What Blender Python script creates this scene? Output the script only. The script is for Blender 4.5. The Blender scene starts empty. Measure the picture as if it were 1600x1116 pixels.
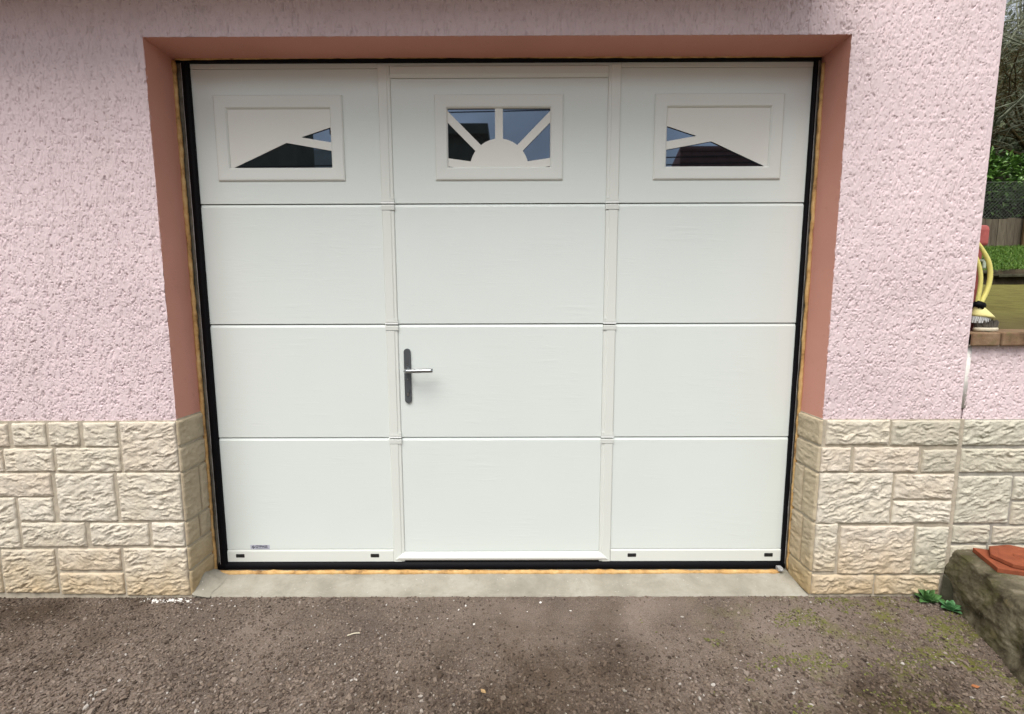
import bpy, bmesh, math, random
import numpy as np
from mathutils import Vector, Matrix

S = bpy.context.scene
COL = S.collection
R = math.radians

# ------------------------------------------------------------------ camera, sky, sun, exposure
cam_data = bpy.data.cameras.new('camera')
cam = bpy.data.objects.new('camera', cam_data)
COL.objects.link(cam)
S.camera = cam
cam_data.sensor_width = 36.0
cam_data.lens = 709.7 / 1600 * 36
cam_data.clip_start = 0.05
cam_data.clip_end = 500
_pi, _ya, _ro = .1131, -.0018, -.0029
_fw = Vector((math.sin(_ya) * math.cos(_pi), math.cos(_ya) * math.cos(_pi), -math.sin(_pi)))
_r = Vector((math.cos(_ya), -math.sin(_ya), 0))
_up = _r.cross(_fw)
_r2 = _r * math.cos(_ro) + _up * math.sin(_ro)
_u2 = _up * math.cos(_ro) - _r * math.sin(_ro)
_m = Matrix((_r2, _u2, -_fw)).transposed().to_4x4()
_m.translation = Vector((.0556, -1.7881, 1.2156))
cam.matrix_world = _m

SUN_EL, SUN_AZ = R(60), R(202)         # azimuth clockwise from +Y: behind the camera, a little to the left
world = bpy.data.worlds.new('World')
S.world = world
world.use_nodes = True
wn, wl = world.node_tree.nodes, world.node_tree.links
wn.clear()
w_out = wn.new('ShaderNodeOutputWorld')
w_bg = wn.new('ShaderNodeBackground')
w_sky = wn.new('ShaderNodeTexSky')
w_sky.sky_type = 'NISHITA'
w_sky.sun_disc = False
w_sky.sun_elevation = SUN_EL
w_sky.sun_rotation = SUN_AZ
w_sky.dust_density = 3.0
w_hsv = wn.new('ShaderNodeHueSaturation')
w_hsv.inputs['Saturation'].default_value = 0.30     # overcast: the cloud layer greys the blue
w_tc = wn.new('ShaderNodeTexCoord')
w_noise = wn.new('ShaderNodeTexNoise')
w_noise.inputs['Scale'].default_value = 4.5
w_noise.inputs['Detail'].default_value = 6
w_map = wn.new('ShaderNodeMapRange')
w_map.inputs['From Min'].default_value = .3
w_map.inputs['From Max'].default_value = .7
w_map.inputs['To Min'].default_value = .68
w_map.inputs['To Max'].default_value = 1.34
w_mul = wn.new('ShaderNodeMixRGB')
w_mul.blend_type = 'MULTIPLY'
w_mul.inputs[0].default_value = 1
wl.new(w_tc.outputs['Generated'], w_noise.inputs['Vector'])
wl.new(w_noise.outputs['Fac'], w_map.inputs['Value'])
wl.new(w_sky.outputs[0], w_hsv.inputs['Color'])
wl.new(w_hsv.outputs[0], w_mul.inputs[1])
wl.new(w_map.outputs[0], w_mul.inputs[2])
wl.new(w_mul.outputs[0], w_bg.inputs['Color'])
w_bg.inputs['Strength'].default_value = .115
wl.new(w_bg.outputs[0], w_out.inputs['Surface'])

sun_data = bpy.data.lights.new('sun', 'SUN')
sun_data.energy = 1.5
sun_data.angle = R(42)
sun_data.color = (1.0, .96, .90)
sun = bpy.data.objects.new('sun', sun_data)
COL.objects.link(sun)
_sd = Vector((math.sin(SUN_AZ) * math.cos(SUN_EL), math.cos(SUN_AZ) * math.cos(SUN_EL), math.sin(SUN_EL)))
sun.rotation_euler = _sd.to_track_quat('Z', 'Y').to_euler()

S.view_settings.view_transform = 'Standard'
S.view_settings.look = 'None'
S.view_settings.gamma = 1
S.view_settings.use_curve_mapping = False
S.view_settings.exposure = 0.98
S.cycles.max_bounces = 8
S.cycles.diffuse_bounces = 5
S.cycles.use_denoising = True

# ------------------------------------------------------------------ numpy noise
def _h(ix, iy, seed):
    n = (ix.astype(np.int64) * 374761393 + iy.astype(np.int64) * 668265263 + seed * 974711) & 0x7fffffff
    n = ((n ^ (n >> 13)) * 1274126177) & 0x7fffffff
    return ((n ^ (n >> 16)) & 0xffff) / 65535.0

def perlin(x, y, seed=0):
    x = np.asarray(x, float); y = np.asarray(y, float)
    x, y = np.broadcast_arrays(x, y)
    ix = np.floor(x); iy = np.floor(y)
    fx = x - ix; fy = y - iy
    def g(dx, dy):
        a = _h(ix + dx, iy + dy, seed) * 2 * np.pi
        return np.cos(a) * (fx - dx) + np.sin(a) * (fy - dy)
    u = fx * fx * fx * (fx * (fx * 6 - 15) + 10)
    v = fy * fy * fy * (fy * (fy * 6 - 15) + 10)
    a = g(0, 0) * (1 - u) + g(1, 0) * u
    b = g(0, 1) * (1 - u) + g(1, 1) * u
    return (a * (1 - v) + b * v) * 1.4

def fbm(x, y, seed=0, octv=4, gain=.5):
    s = 0; a = 1; t = 0
    for i in range(octv):
        s = s + a * perlin(x * 2 ** i, y * 2 ** i, seed + i * 17)
        t += a; a *= gain
    return s / t

def sstep(a, b, x):
    t = np.clip((x - a) / (b - a), 0, 1)
    return t * t * (3 - 2 * t)

# ------------------------------------------------------------------ object helpers
def link(name, me, mat=None, parent=None):
    o = bpy.data.objects.new(name, me)
    COL.objects.link(o)
    if mat is not None:
        for m in (mat if isinstance(mat, (list, tuple)) else [mat]):
            me.materials.append(m)
    if parent is not None:
        o.parent = parent
    return o

def mesh_np(name, V, F, mat=None, parent=None, smooth=True):
    """V (n,3), F (m,k) numpy arrays -> one mesh object"""
    V = np.asarray(V, np.float32); F = np.asarray(F, np.int32)
    me = bpy.data.meshes.new(name)
    k = F.shape[1]
    me.vertices.add(len(V)); me.vertices.foreach_set('co', V.ravel())
    me.loops.add(F.size); me.loops.foreach_set('vertex_index', F.ravel())
    me.polygons.add(len(F))
    me.polygons.foreach_set('loop_start', np.arange(0, F.size, k, dtype=np.int32))
    me.polygons.foreach_set('use_smooth', np.full(len(F), smooth))
    me.update(calc_edges=True)
    return link(name, me, mat, parent)

def mesh_py(name, V, F, mat=None, parent=None, smooth=False):
    me = bpy.data.meshes.new(name)
    me.from_pydata([tuple(v) for v in V], [], F)
    me.update()
    if smooth:
        me.polygons.foreach_set('use_smooth', [True] * len(me.polygons))
    bm = bmesh.new(); bm.from_mesh(me)
    bmesh.ops.recalc_face_normals(bm, faces=bm.faces)
    bm.to_mesh(me); bm.free()
    return link(name, me, mat, parent)

def grid_faces(ny, nx, off=0):
    a = np.arange(ny * nx).reshape(ny, nx) + off
    return np.stack([a[:-1, :-1], a[:-1, 1:], a[1:, 1:], a[1:, :-1]], -1).reshape(-1, 4)

class MB:
    def __init__(self): self.v = []; self.f = []
    def add(self, V, F):
        o = len(self.v); self.v += [tuple(p) for p in V]; self.f += [[i + o for i in f] for f in F]
        return self
    def box(self, x0, x1, y0, y1, z0, z1):
        V = [(x, y, z) for z in (z0, z1) for y in (y0, y1) for x in (x0, x1)]
        return self.add(V, [(0, 2, 3, 1), (4, 5, 7, 6), (0, 1, 5, 4), (2, 6, 7, 3), (0, 4, 6, 2), (1, 3, 7, 5)])
    def prism(self, prof, x0, x1):                     # profile of (y, z), run along x
        n = len(prof)
        V = [(x0, y, z) for y, z in prof] + [(x1, y, z) for y, z in prof]
        F = [(i, (i + 1) % n, n + (i + 1) % n, n + i) for i in range(n)]
        return self.add(V, F + [tuple(range(n))[::-1], tuple(range(n, 2 * n))])
    def prism_z(self, prof, z0, z1):                   # profile of (x, y), run along z
        n = len(prof)
        V = [(x, y, z0) for x, y in prof] + [(x, y, z1) for x, y in prof]
        F = [(i, (i + 1) % n, n + (i + 1) % n, n + i) for i in range(n)]
        return self.add(V, F + [tuple(range(n))[::-1], tuple(range(n, 2 * n))])
    def rings(self, rings, closed=False):              # list of equally long loops
        n = len(rings[0]); V = [p for r in rings for p in r]; F = []
        for k in range(len(rings) - 1):
            for i in range(n):
                j = (i + 1) % n
                F.append((k * n + i, k * n + j, (k + 1) * n + j, (k + 1) * n + i))
        if closed:
            F.append(tuple(range(n))[::-1]); F.append(tuple(range((len(rings) - 1) * n, len(rings) * n)))
        return self.add(V, F)
    def tube(self, pts, rad, n=8, cap=True):
        P = [Vector(p) for p in pts]
        if not hasattr(rad, '__len__'): rad = [rad] * len(P)
        rings = []; prev = None
        for i, p in enumerate(P):
            t = (P[min(i + 1, len(P) - 1)] - P[max(i - 1, 0)]).normalized()
            if prev is None:
                prev = t.orthogonal().normalized()
            a = (prev - t * prev.dot(t)).normalized(); prev = a
            b = t.cross(a)
            rings.append([tuple(p + (a * math.cos(2 * math.pi * k / n) + b * math.sin(2 * math.pi * k / n)) * rad[i]) for k in range(n)])
        return self.rings(rings, cap)
    def lathe(self, prof, n=20, c=(0, 0, 0), sx=1, sy=1):   # (r, z)
        rings = [[(c[0] + r * sx * math.cos(2 * math.pi * k / n), c[1] + r * sy * math.sin(2 * math.pi * k / n), c[2] + z) for k in range(n)] for r, z in prof]
        return self.rings(rings, True)
    def build(self, name, mat, parent=None, smooth=False, bevel=0, seg=2):
        o = mesh_py(name, self.v, self.f, mat, parent, smooth)
        if bevel:
            m = o.modifiers.new('bevel', 'BEVEL'); m.width = bevel; m.segments = seg; m.limit_method = 'ANGLE'; m.angle_limit = R(35)
        return o

def spline(pts, n=8):
    P = [Vector(p) for p in pts]
    Q = [P[0] * 2 - P[1]] + P + [P[-1] * 2 - P[-2]]
    out = []
    for i in range(1, len(Q) - 2):
        a, b, c, d = Q[i - 1:i + 3]
        for k in range(n):
            t = k / n
            out.append(.5 * ((2 * b) + (c - a) * t + (2 * a - 5 * b + 4 * c - d) * t * t + (3 * b - a - 3 * c + d) * t ** 3))
    return out + [P[-1]]

def thing(name, label, cat, loc=(0, 0, 0), group=None):
    o = bpy.data.objects.new(name, None)
    o.empty_display_size = .1
    COL.objects.link(o)
    o.location = loc
    o['label'] = label; o['category'] = cat; o['kind'] = 'thing'
    if group: o['group'] = group
    return o

def tag(o, label=None, cat=None, group=None, kind=None):
    if label: o['label'] = label
    if cat: o['category'] = cat; o['kind'] = 'thing'
    if group: o['group'] = group
    if kind: o['kind'] = kind
    return o

# ------------------------------------------------------------------ materials
class NT:
    def __init__(self, name):
        self.m = bpy.data.materials.new(name); self.m.use_nodes = True
        self.t = self.m.node_tree; self.n = self.t.nodes
        self.b = self.n['Principled BSDF']
        self.geo = self.n.new('ShaderNodeNewGeometry')
        self.pos = self.geo.outputs['Position']
    def l(self, a, b): self.t.links.new(a, b)
    def scaled(self, sc, loc=(0, 0, 0)):
        m = self.n.new('ShaderNodeMapping'); m.inputs['Scale'].default_value = sc; m.inputs['Location'].default_value = loc
        self.l(self.pos, m.inputs['Vector']); return m.outputs[0]
    def noise(self, scale, detail=4, rough=.55, vec=None, dist=0):
        t = self.n.new('ShaderNodeTexNoise'); t.inputs['Scale'].default_value = scale; t.inputs['Detail'].default_value = detail
        t.inputs['Roughness'].default_value = rough; t.inputs['Distortion'].default_value = dist
        self.l(vec if vec is not None else self.pos, t.inputs['Vector']); return t.outputs['Fac']
    def ramp(self, fac, stops):
        r = self.n.new('ShaderNodeValToRGB'); e = r.color_ramp.elements
        while len(e) < len(stops): e.new(.5)
        for i, (p, c) in enumerate(stops):
            e[i].position = p; e[i].color = (c[0], c[1], c[2], 1) if hasattr(c, '__len__') else (c, c, c, 1)
        self.l(fac, r.inputs[0]); return r.outputs[0]
    def rng(self, fac, a, b, c, d):
        r = self.n.new('ShaderNodeMapRange')
        for k, v in zip(('From Min', 'From Max', 'To Min', 'To Max'), (a, b, c, d)): r.inputs[k].default_value = v
        self.l(fac, r.inputs['Value']); return r.outputs[0]
    def mix(self, fac, a, b, mode='MIX'):
        m = self.n.new('ShaderNodeMixRGB'); m.blend_type = mode
        for s, v in ((m.inputs[0], fac), (m.inputs[1], a), (m.inputs[2], b)):
            if hasattr(v, 'is_output'): self.l(v, s)
            elif hasattr(v, '__len__'): s.default_value = (v[0], v[1], v[2], 1)
            else:
                try: s.default_value = v
                except TypeError: s.default_value = (v, v, v, 1)
        return m.outputs[0]
    def math(self, op, a, b=0):
        m = self.n.new('ShaderNodeMath'); m.operation = op
        for s, v in ((m.inputs[0], a), (m.inputs[1], b)):
            if hasattr(v, 'is_output'): self.l(v, s)
            else: s.default_value = v
        return m.outputs[0]
    def xyz(self, i):
        s = self.n.new('ShaderNodeSeparateXYZ'); self.l(self.pos, s.inputs[0]); return s.outputs[i]
    def island(self): return self.geo.outputs['Random Per Island']
    def objrand(self): return self.n.new('ShaderNodeObjectInfo').outputs['Random']
    def bump(self, h, strength=.5, dist=.002):
        b = self.n.new('ShaderNodeBump'); b.inputs['Strength'].default_value = strength; b.inputs['Distance'].default_value = dist
        self.l(h, b.inputs['Height']); self.l(b.outputs[0], self.b.inputs['Normal'])
    def done(self, col=None, rough=.8, spec=.3, metal=0):
        if col is not None:
            if hasattr(col, 'is_output'): self.l(col, self.b.inputs['Base Color'])
            else: self.b.inputs['Base Color'].default_value = (col[0], col[1], col[2], 1)
        if hasattr(rough, 'is_output'): self.l(rough, self.b.inputs['Roughness'])
        else: self.b.inputs['Roughness'].default_value = rough
        self.b.inputs['Specular IOR Level'].default_value = spec
        self.b.inputs['Metallic'].default_value = metal
        return self.m

def simple(name, col, rough=.6, spec=.4, metal=0, var=.0, scale=30, bump=0, bdist=.001):
    t = NT(name)
    c = col
    if var:
        n = t.noise(scale, 4)
        c = t.mix(t.rng(n, .3, .7, 0, 1), [k * (1 - var) for k in col], [min(1, k * (1 + var)) for k in col])
    if bump: t.bump(t.noise(scale * 3, 5), bump, bdist)
    return t.done(c, rough, spec, metal)

def m_pink():
    t = NT('pink_render')
    big = t.noise(1.7, 4); c = t.mix(t.rng(big, .35, .65, 0, 1), (.645, .523, .540), (.705, .578, .595))
    d = t.noise(60, 4); c = t.mix(t.rng(d, .60, .74, 0, .45), c, (.45, .36, .36))       # dust in specks
    s = t.noise(5, 5, .6, t.scaled((1, 1, .12)))
    c = t.mix(t.rng(s, .58, .8, 0, .35), c, (.50, .44, .40))                           # rain runs
    t.bump(t.noise(230, 4), .35, .0010)
    return t.done(c, .92, .15)

def m_stone(name, a, b, stain, patch):
    t = NT(name)
    r = t.objrand()
    r2 = t.math('FRACT', t.math('MULTIPLY', r, 7.31))
    c = t.mix(r, a, b)
    c = t.mix(t.rng(r2, .55, 1, 0, .75), c, (a[0] * .93, a[1] * .86, a[2] * .86))          # some blocks pinker, some whiter
    c = t.mix(t.rng(r2, .30, 0, 0, .7), c, (a[0] * 1.06, a[1] * 1.08, a[2] * 1.14))
    n = t.noise(9, 5, .6, dist=.6); c = t.mix(t.rng(n, .4, .75, 0, .55), c, patch)
    n2 = t.noise(45, 5, .65); c = t.mix(t.rng(n2, .35, .75, 0, .5), c, [k * .72 for k in a])
    z = t.xyz(2); w = t.math('ADD', z, t.math('MULTIPLY', t.noise(11, 3), .25))
    c = t.mix(t.rng(w, .40, .12, 0, .75), c, stain)                                     # earth splashed up from the ground
    t.bump(t.noise(150, 6, .7), .8, .0028)
    return t.done(c, .92, .15)

def m_white(name, col, grain=.35):
    t = NT(name)
    n = t.noise(2.2, 3); c = t.mix(t.rng(n, .3, .7, 0, 1), [k * .975 for k in col], col)
    d = t.noise(24, 5, .7); c = t.mix(t.rng(d, .66, .80, 0, .10), c, (.45, .43, .38))
    if grain:
        g = t.noise(60, 5, .62, t.scaled((.10, 1, 1.0)), .5)
        sp = t.rng(t.noise(7, 3), .42, .66, .10, 1)
        t.bump(t.math('MULTIPLY', t.rng(g, .46, .66, 0, 1), sp), grain * 1.2, .0012)
    return t.done(c, .42, .42)

MAT = {}
MAT['pink'] = m_pink()
MAT['stone'] = m_stone('cream_stone', (.65, .590, .475), (.565, .51, .41), (.46, .335, .18), (.68, .64, .56))
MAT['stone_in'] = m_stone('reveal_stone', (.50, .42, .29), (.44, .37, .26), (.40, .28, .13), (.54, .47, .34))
MAT['stone_grey'] = m_stone('greyed_stone', (.58, .535, .43), (.48, .455, .37), (.36, .31, .20), (.45, .45, .36))
MAT['mortar'] = simple('mortar', (.42, .37, .29), .95, .1, var=.18, scale=40, bump=.5, bdist=.002)
MAT['mortar_grey'] = simple('grey_mortar', (.33, .31, .27), .95, .1, var=.2, scale=30, bump=.5, bdist=.003)
MAT['door'] = m_white('door_panel_white', (.670, .720, .690), .22)
MAT['trim'] = m_white('door_trim_white', (.670, .695, .655), 0)
MAT['applique'] = m_white('applique_white', (.71, .715, .665), 0)
MAT['bead'] = simple('white_gloss', (.74, .76, .74), .35, .5)
MAT['rubber'] = simple('black_rubber', (.0025, .0025, .004), .6, .12, bump=.2)
MAT['gapdark'] = simple('joint_dark', (.26, .28, .27), .8, .2)
MAT['framegrey'] = simple('frame_grey_brown', (.15, .135, .105), .8, .2, var=.4, scale=30)
MAT['dark'] = simple('plug_black', (.010, .010, .011), .5, .4)
MAT['plate'] = simple('handle_grey', (.085, .095, .102), .42, .5, .3, var=.1)
MAT['steel'] = simple('brushed_steel', (.36, .38, .39), .28, .5, 1, var=.05, scale=80)
MAT['galv'] = simple('galvanised', (.36, .36, .36), .6, .4, .2, var=.25, scale=90)
def m_salmon():
    t = NT('salmon_paint')
    n = t.noise(3, 4); c = t.mix(t.rng(n, .3, .7, 0, 1), (.55, .265, .205), (.60, .295, .23))
    d = t.noise(35, 4); c = t.mix(t.rng(d, .62, .8, 0, .25), c, (.37, .17, .13))
    t.bump(t.noise(120, 4), .25, .001)
    return t.done(c, .8, .2)
MAT['salmon'] = m_salmon()
def m_foam():
    t = NT('pu_foam')
    n = t.noise(26, 5, .6); c = t.ramp(n, [(.28, (.20, .11, .045)), (.46, (.48, .285, .105)), (.72, (.62, .43, .20))])
    t.bump(t.noise(150, 4), .6, .002)
    return t.done(c, .7, .3)
MAT['foam'] = m_foam()
def m_concrete():
    t = NT('concrete')
    n = t.noise(4.5, 6, .62, dist=.3); c = t.ramp(n, [(.3, (.20, .185, .15)), (.5, (.30, .28, .23)), (.72, (.38, .36, .31))])
    d = t.noise(38, 5, .7); c = t.mix(t.rng(d, .52, .78, 0, .6), c, (.22, .20, .16))
    s = t.noise(90, 3); c = t.mix(t.rng(s, .68, .76, 0, .7), c, (.62, .60, .56))
    t.bump(t.noise(70, 6, .65), .5, .003)
    return t.done(c, .9, .2)
MAT['concrete'] = m_concrete()
def m_ground():
    t = NT('tarred_gravel')
    n = t.noise(2.6, 5, .6, dist=.4); c = t.ramp(n, [(.30, (.062, .044, .031)), (.48, (.128, .096, .073)), (.68, (.215, .170, .137))])
    g = t.noise(190, 5, .75); c = t.mix(t.rng(g, .3, .7, .0, .8), c, t.ramp(t.noise(260, 3), [(.35, (.04, .03, .026)), (.65, (.26, .215, .19))]))
    mo = t.noise(7, 5, .65); x = t.xyz(0)
    side = t.rng(x, .7, 1.6, 0, 1)
    c = t.mix(t.math('MULTIPLY', t.rng(mo, .50, .62, 0, .9), side), c, (.125, .125, .030))
    dn = t.noise(3.2, 5, .62)
    def spot(cx_, cy_, r0, r1):
        d = t.n.new('ShaderNodeVectorMath'); d.operation = 'DISTANCE'
        t.l(t.scaled((1, 1.6, 0)), d.inputs[0]); d.inputs[1].default_value = (cx_, cy_ * 1.6, 0)
        return t.rng(t.math('ADD', d.outputs['Value'], t.rng(dn, .3, .7, .35, -.35)), r0, r1, .78, 0)
    dm = t.math('MAXIMUM', spot(.12, -.52, .12, .62), t.math('MAXIMUM', spot(-1.85, -.10, .05, .5), spot(1.25, -.55, .0, .42)))   # damp patches
    c = t.mix(dm, c, t.mix(1, c, (.40, .35, .28), 'MULTIPLY'))
    t.bump(t.noise(260, 4, .7), .8, .004)
    return t.done(c, .93, .15)
MAT['ground'] = m_ground()
def m_pebble():
    t = NT('gravel_stones')
    c = t.ramp(t.island(), [(0, (.040, .028, .020)), (.30, (.105, .076, .056)), (.60, (.175, .133, .103)), (.86, (.215, .170, .135)), (.975, (.26, .215, .18)), (.997, (.46, .43, .39))])
    n = t.noise(300, 3); c = t.mix(t.rng(n, .4, .7, 0, .4), c, (.10, .078, .065))
    dn = t.noise(3.2, 5, .62)
    def spot(cx_, cy_, r0, r1):
        d = t.n.new('ShaderNodeVectorMath'); d.operation = 'DISTANCE'
        t.l(t.scaled((1, 1.6, 0)), d.inputs[0]); d.inputs[1].default_value = (cx_, cy_ * 1.6, 0)
        return t.rng(t.math('ADD', d.outputs['Value'], t.rng(dn, .3, .7, .35, -.35)), r0, r1, .78, 0)
    dm = t.math('MAXIMUM', spot(.12, -.52, .12, .62), t.math('MAXIMUM', spot(-1.85, -.10, .05, .5), spot(1.25, -.55, .0, .42)))   # damp patches
    c = t.mix(dm, c, t.mix(1, c, (.40, .35, .28), 'MULTIPLY'))
    t.bump(t.noise(500, 3), .4, .001)
    return t.done(c, .85, .25)
MAT['pebble'] = m_pebble()
def m_glass():
    t = NT('reflecting_pane')
    t.b.inputs['IOR'].default_value = 2.15
    t.b.inputs['Specular Tint'].default_value = (.52, .68, .92, 1)
    return t.done((.008, .009, .010), .015, .6)
MAT['glass'] = m_glass()
MAT['terracotta'] = simple('terracotta', (.225, .064, .030), .85, .2, var=.22, scale=22, bump=.35)
def m_mossy():
    t = NT('mossy_rock')
    n = t.noise(8, 6, .66, dist=.6); c = t.ramp(n, [(.34, (.05, .041, .026)), (.5, (.155, .136, .09)), (.64, (.28, .25, .18))])
    m = t.noise(9, 5, .65); c = t.mix(t.rng(m, .50, .64, 0, .75), c, (.085, .082, .030))
    o = t.noise(15, 4); c = t.mix(t.rng(o, .62, .72, 0, .6), c, (.20, .165, .085))
    s = t.noise(70, 3); c = t.mix(t.rng(s, .69, .75, 0, .75), c, (.38, .36, .32))
    t.bump(t.noise(45, 8, .75), 1.0, .014)
    return t.done(c, .93, .15)
MAT['rock'] = m_mossy()
def m_wood(name, a, b, sc=(6, 6, .5)):
    t = NT(name)
    n = t.noise(9, 5, .6, t.scaled(sc), .4); c = t.ramp(n, [(.3, a), (.68, b)])
    c = t.mix(t.rng(t.objrand(), 0, 1, 0, .45), c, [k * .6 for k in a])
    t.bump(n, .4, .004)
    return t.done(c, .9, .15)
MAT['board'] = m_wood('weathered_board', (.075, .060, .042), (.17, .145, .105))
MAT['fencepost'] = m_wood('brown_post', (.10, .062, .030), (.19, .125, .065))
def m_brick():
    t = NT('coping_brick')
    n = t.noise(14, 5, .65); c = t.ramp(n, [(.3, (.09, .06, .035)), (.5, (.20, .125, .075)), (.7, (.27, .19, .12))])
    m = t.noise(20, 4); c = t.mix(t.rng(m, .5, .68, 0, .7), c, (.14, .13, .055))
    t.bump(t.noise(120, 5), .6, .003)
    return t.done(c, .92, .15)
MAT['brick'] = m_brick()
MAT['red'] = simple('faded_red_paint', (.34, .085, .075), .6, .3, var=.18, scale=40)
MAT['yellow'] = simple('yellow_plastic', (.66, .60, .18), .45, .4, var=.06, scale=25)
MAT['yellow_pale'] = simple('pale_yellow_plastic', (.70, .64, .27), .45, .4, var=.06, scale=25)
MAT['bristle_w'] = simple('white_bristle', (.62, .63, .62), .7, .2)
MAT['bristle_d'] = simple('grey_bristle', (.11, .10, .085), .85, .15, var=.3, scale=60)
MAT['cream'] = simple('cream_wood', (.55, .50, .38), .6, .3, var=.1, scale=40)
MAT['pale'] = simple('pale_green_plastic', (.42, .50, .40), .5, .4)
def m_leaf(name, stops, rough=.45):
    t = NT(name)
    c = t.ramp(t.island(), stops)
    t.b.inputs['Transmission Weight'].default_value = 0
    return t.done(c, rough, .4)
MAT['laurel'] = m_leaf('laurel_leaf', [(0, (.025, .065, .010)), (.5, (.060, .140, .020)), (.85, (.11, .22, .035)), (1, (.17, .28, .07))], .35)
MAT['ivy'] = m_leaf('ivy_leaf', [(0, (.034, .056, .022)), (.5, (.075, .108, .042)), (1, (.14, .165, .075))], .55)
MAT['grass'] = m_leaf('grass_blade', [(0, (.045, .105, .006)), (.6, (.075, .165, .010)), (1, (.13, .19, .03))], .6)
MAT['rosette'] = m_leaf('rosette_leaf', [(0, (.045, .125, .035)), (1, (.085, .19, .055))], .5)
MAT['rosette_b'] = m_leaf('rosette_leaf_bluish', [(0, (.045, .15, .055)), (1, (.085, .22, .08))], .5)
MAT['tuft'] = m_leaf('moss_tuft', [(0, (.070, .072, .018)), (.6, (.120, .125, .028)), (1, (.17, .17, .05))], .9)
MAT['hedge_shade'] = simple('hedge_shade_dark', (.018, .016, .010), .9, .1, var=.3, scale=8)  # near-black colour standing in for the deep shade inside the hedge
MAT['bark'] = simple('lichen_bark', (.165, .175, .125), .95, .1, var=.45, scale=7, bump=.5, bdist=.006)
MAT['bark_brown'] = simple('mossy_bark', (.062, .046, .020), .95, .1, var=.4, scale=9, bump=.6, bdist=.01)
def m_moss():
    t = NT('moss_ground')
    n = t.noise(9, 6, .65, dist=.3); c = t.ramp(n, [(.3, (.105, .085, .030)), (.46, (.140, .124, .036)), (.60, (.170, .160, .048)), (.72, (.135, .115, .050))])
    c = t.mix(t.rng(t.xyz(1), 1.1, .3, 0, .7), c, (.085, .062, .035))                 # bare soil along the wall
    d = t.noise(30, 5, .7); c = t.mix(t.rng(d, .55, .75, 0, .6), c, (.085, .068, .03))
    t.bump(t.noise(40, 6, .7), .8, .012)
    return t.done(c, .95, .1)
MAT['moss'] = m_moss()
MAT['soil'] = simple('bank_soil', (.050, .040, .026), .95, .1, var=.4, scale=8, bump=.7, bdist=.02)
MAT['lawn'] = simple('lawn_turf', (.040, .075, .014), .95, .1, var=.4, scale=6, bump=.8, bdist=.02)
MAT['edging'] = simple('edging_slab', (.060, .058, .040), .95, .0, var=.4, scale=14, bump=.6, bdist=.006)
MAT['hill'] = simple('woodland_floor', (.036, .046, .020), .95, .1, var=.4, scale=1.2, bump=.8, bdist=.1)
MAT['wire'] = simple('old_wire', (.15, .16, .14), .7, .3, .4)
MAT['side'] = simple('plain_pink_render', (.62, .50, .52), .92, .15, var=.08, scale=6, bump=.8, bdist=.004)
MAT['soffit'] = simple('balcony_concrete', (.34, .235, .165), .9, .15, var=.12, scale=4)
MAT['roof_brown'] = simple('brown_tiles', (.27, .115, .095), .8, .2, var=.25, scale=5)
MAT['slate'] = simple('dark_facade', (.22, .215, .15), .8, .2, var=.2, scale=2)
MAT['facade'] = simple('grey_facade', (.58, .62, .56), .85, .2, var=.1, scale=2)
MAT['sticker'] = simple('sticker_silver', (.44, .45, .53), .4, .5)
MAT['ink'] = simple('sticker_ink', (.012, .016, .035), .5, .4)
MAT['plaster'] = simple('plaster_splash', (.72, .70, .66), .9, .15, var=.1, scale=90)
MAT['leaf_tan'] = simple('dry_leaf_tan', (.33, .22, .11), .8, .2, var=.25, scale=90)
MAT['leaf_orange'] = simple('dry_leaf_orange', (.30, .12, .05), .8, .2, var=.25, scale=90)

# ------------------------------------------------------------------ HOUSE
D_DOOR = .165                 # door face
OX, OZ = 1.3, 2.198           # opening half width, opening top
house = thing('garage_house', 'pink roughcast house front with cream stone base around the white garage door', 'house')

def crepi(X, Z, seed=3):
    X = X * 1.22; Z = Z * 1.18
    wx = X + .0028 * perlin(X / .03, Z / .05, seed + 50); wz = Z + .006 * perlin(X / .035, Z / .035, seed + 51)
    up = sstep(1.2, 2.2, Z) * .5 + .45                                # longer runs higher on the wall
    def aniso(a, b, c, d, sd):
        return perlin(wx / a, wz / b, sd) * (1 - up) + perlin(wx / c, wz / d, sd + 1) * up
    n = aniso(.0100, .0160, .0090, .0520, seed)
    worm = sstep(.30, .95, 1 - np.clip(np.abs(n) * 2.4, 0, 1))
    m = perlin(wx / .026, wz / .075, seed + 7)
    h = .0023 * worm * sstep(-.30, .30, m) + .0009 * fbm(wx / .012, wz / .016, seed + 3, 2)
    for k, (w_, lo) in enumerate(((.13, .06), (.16, .20))):
        v = aniso((.0150, .0100)[k], (.0260, .0120)[k], .0125, (.0900, .0450)[k], seed + 13 + 20 * k)
        msk = sstep(lo, lo + .22, perlin(wx / .020, wz / .042, seed + 17 + 20 * k))
        h = h - (.0042, .0028)[k] * (1 - sstep(.02, w_, np.abs(v))) * msk
    pit = sstep(.50, .64, perlin(wx / .0085, wz / .0130, seed + 11))
    return h - .0032 * pit + .003 * perlin(X / .35, Z / .35, seed + 20)

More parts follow.
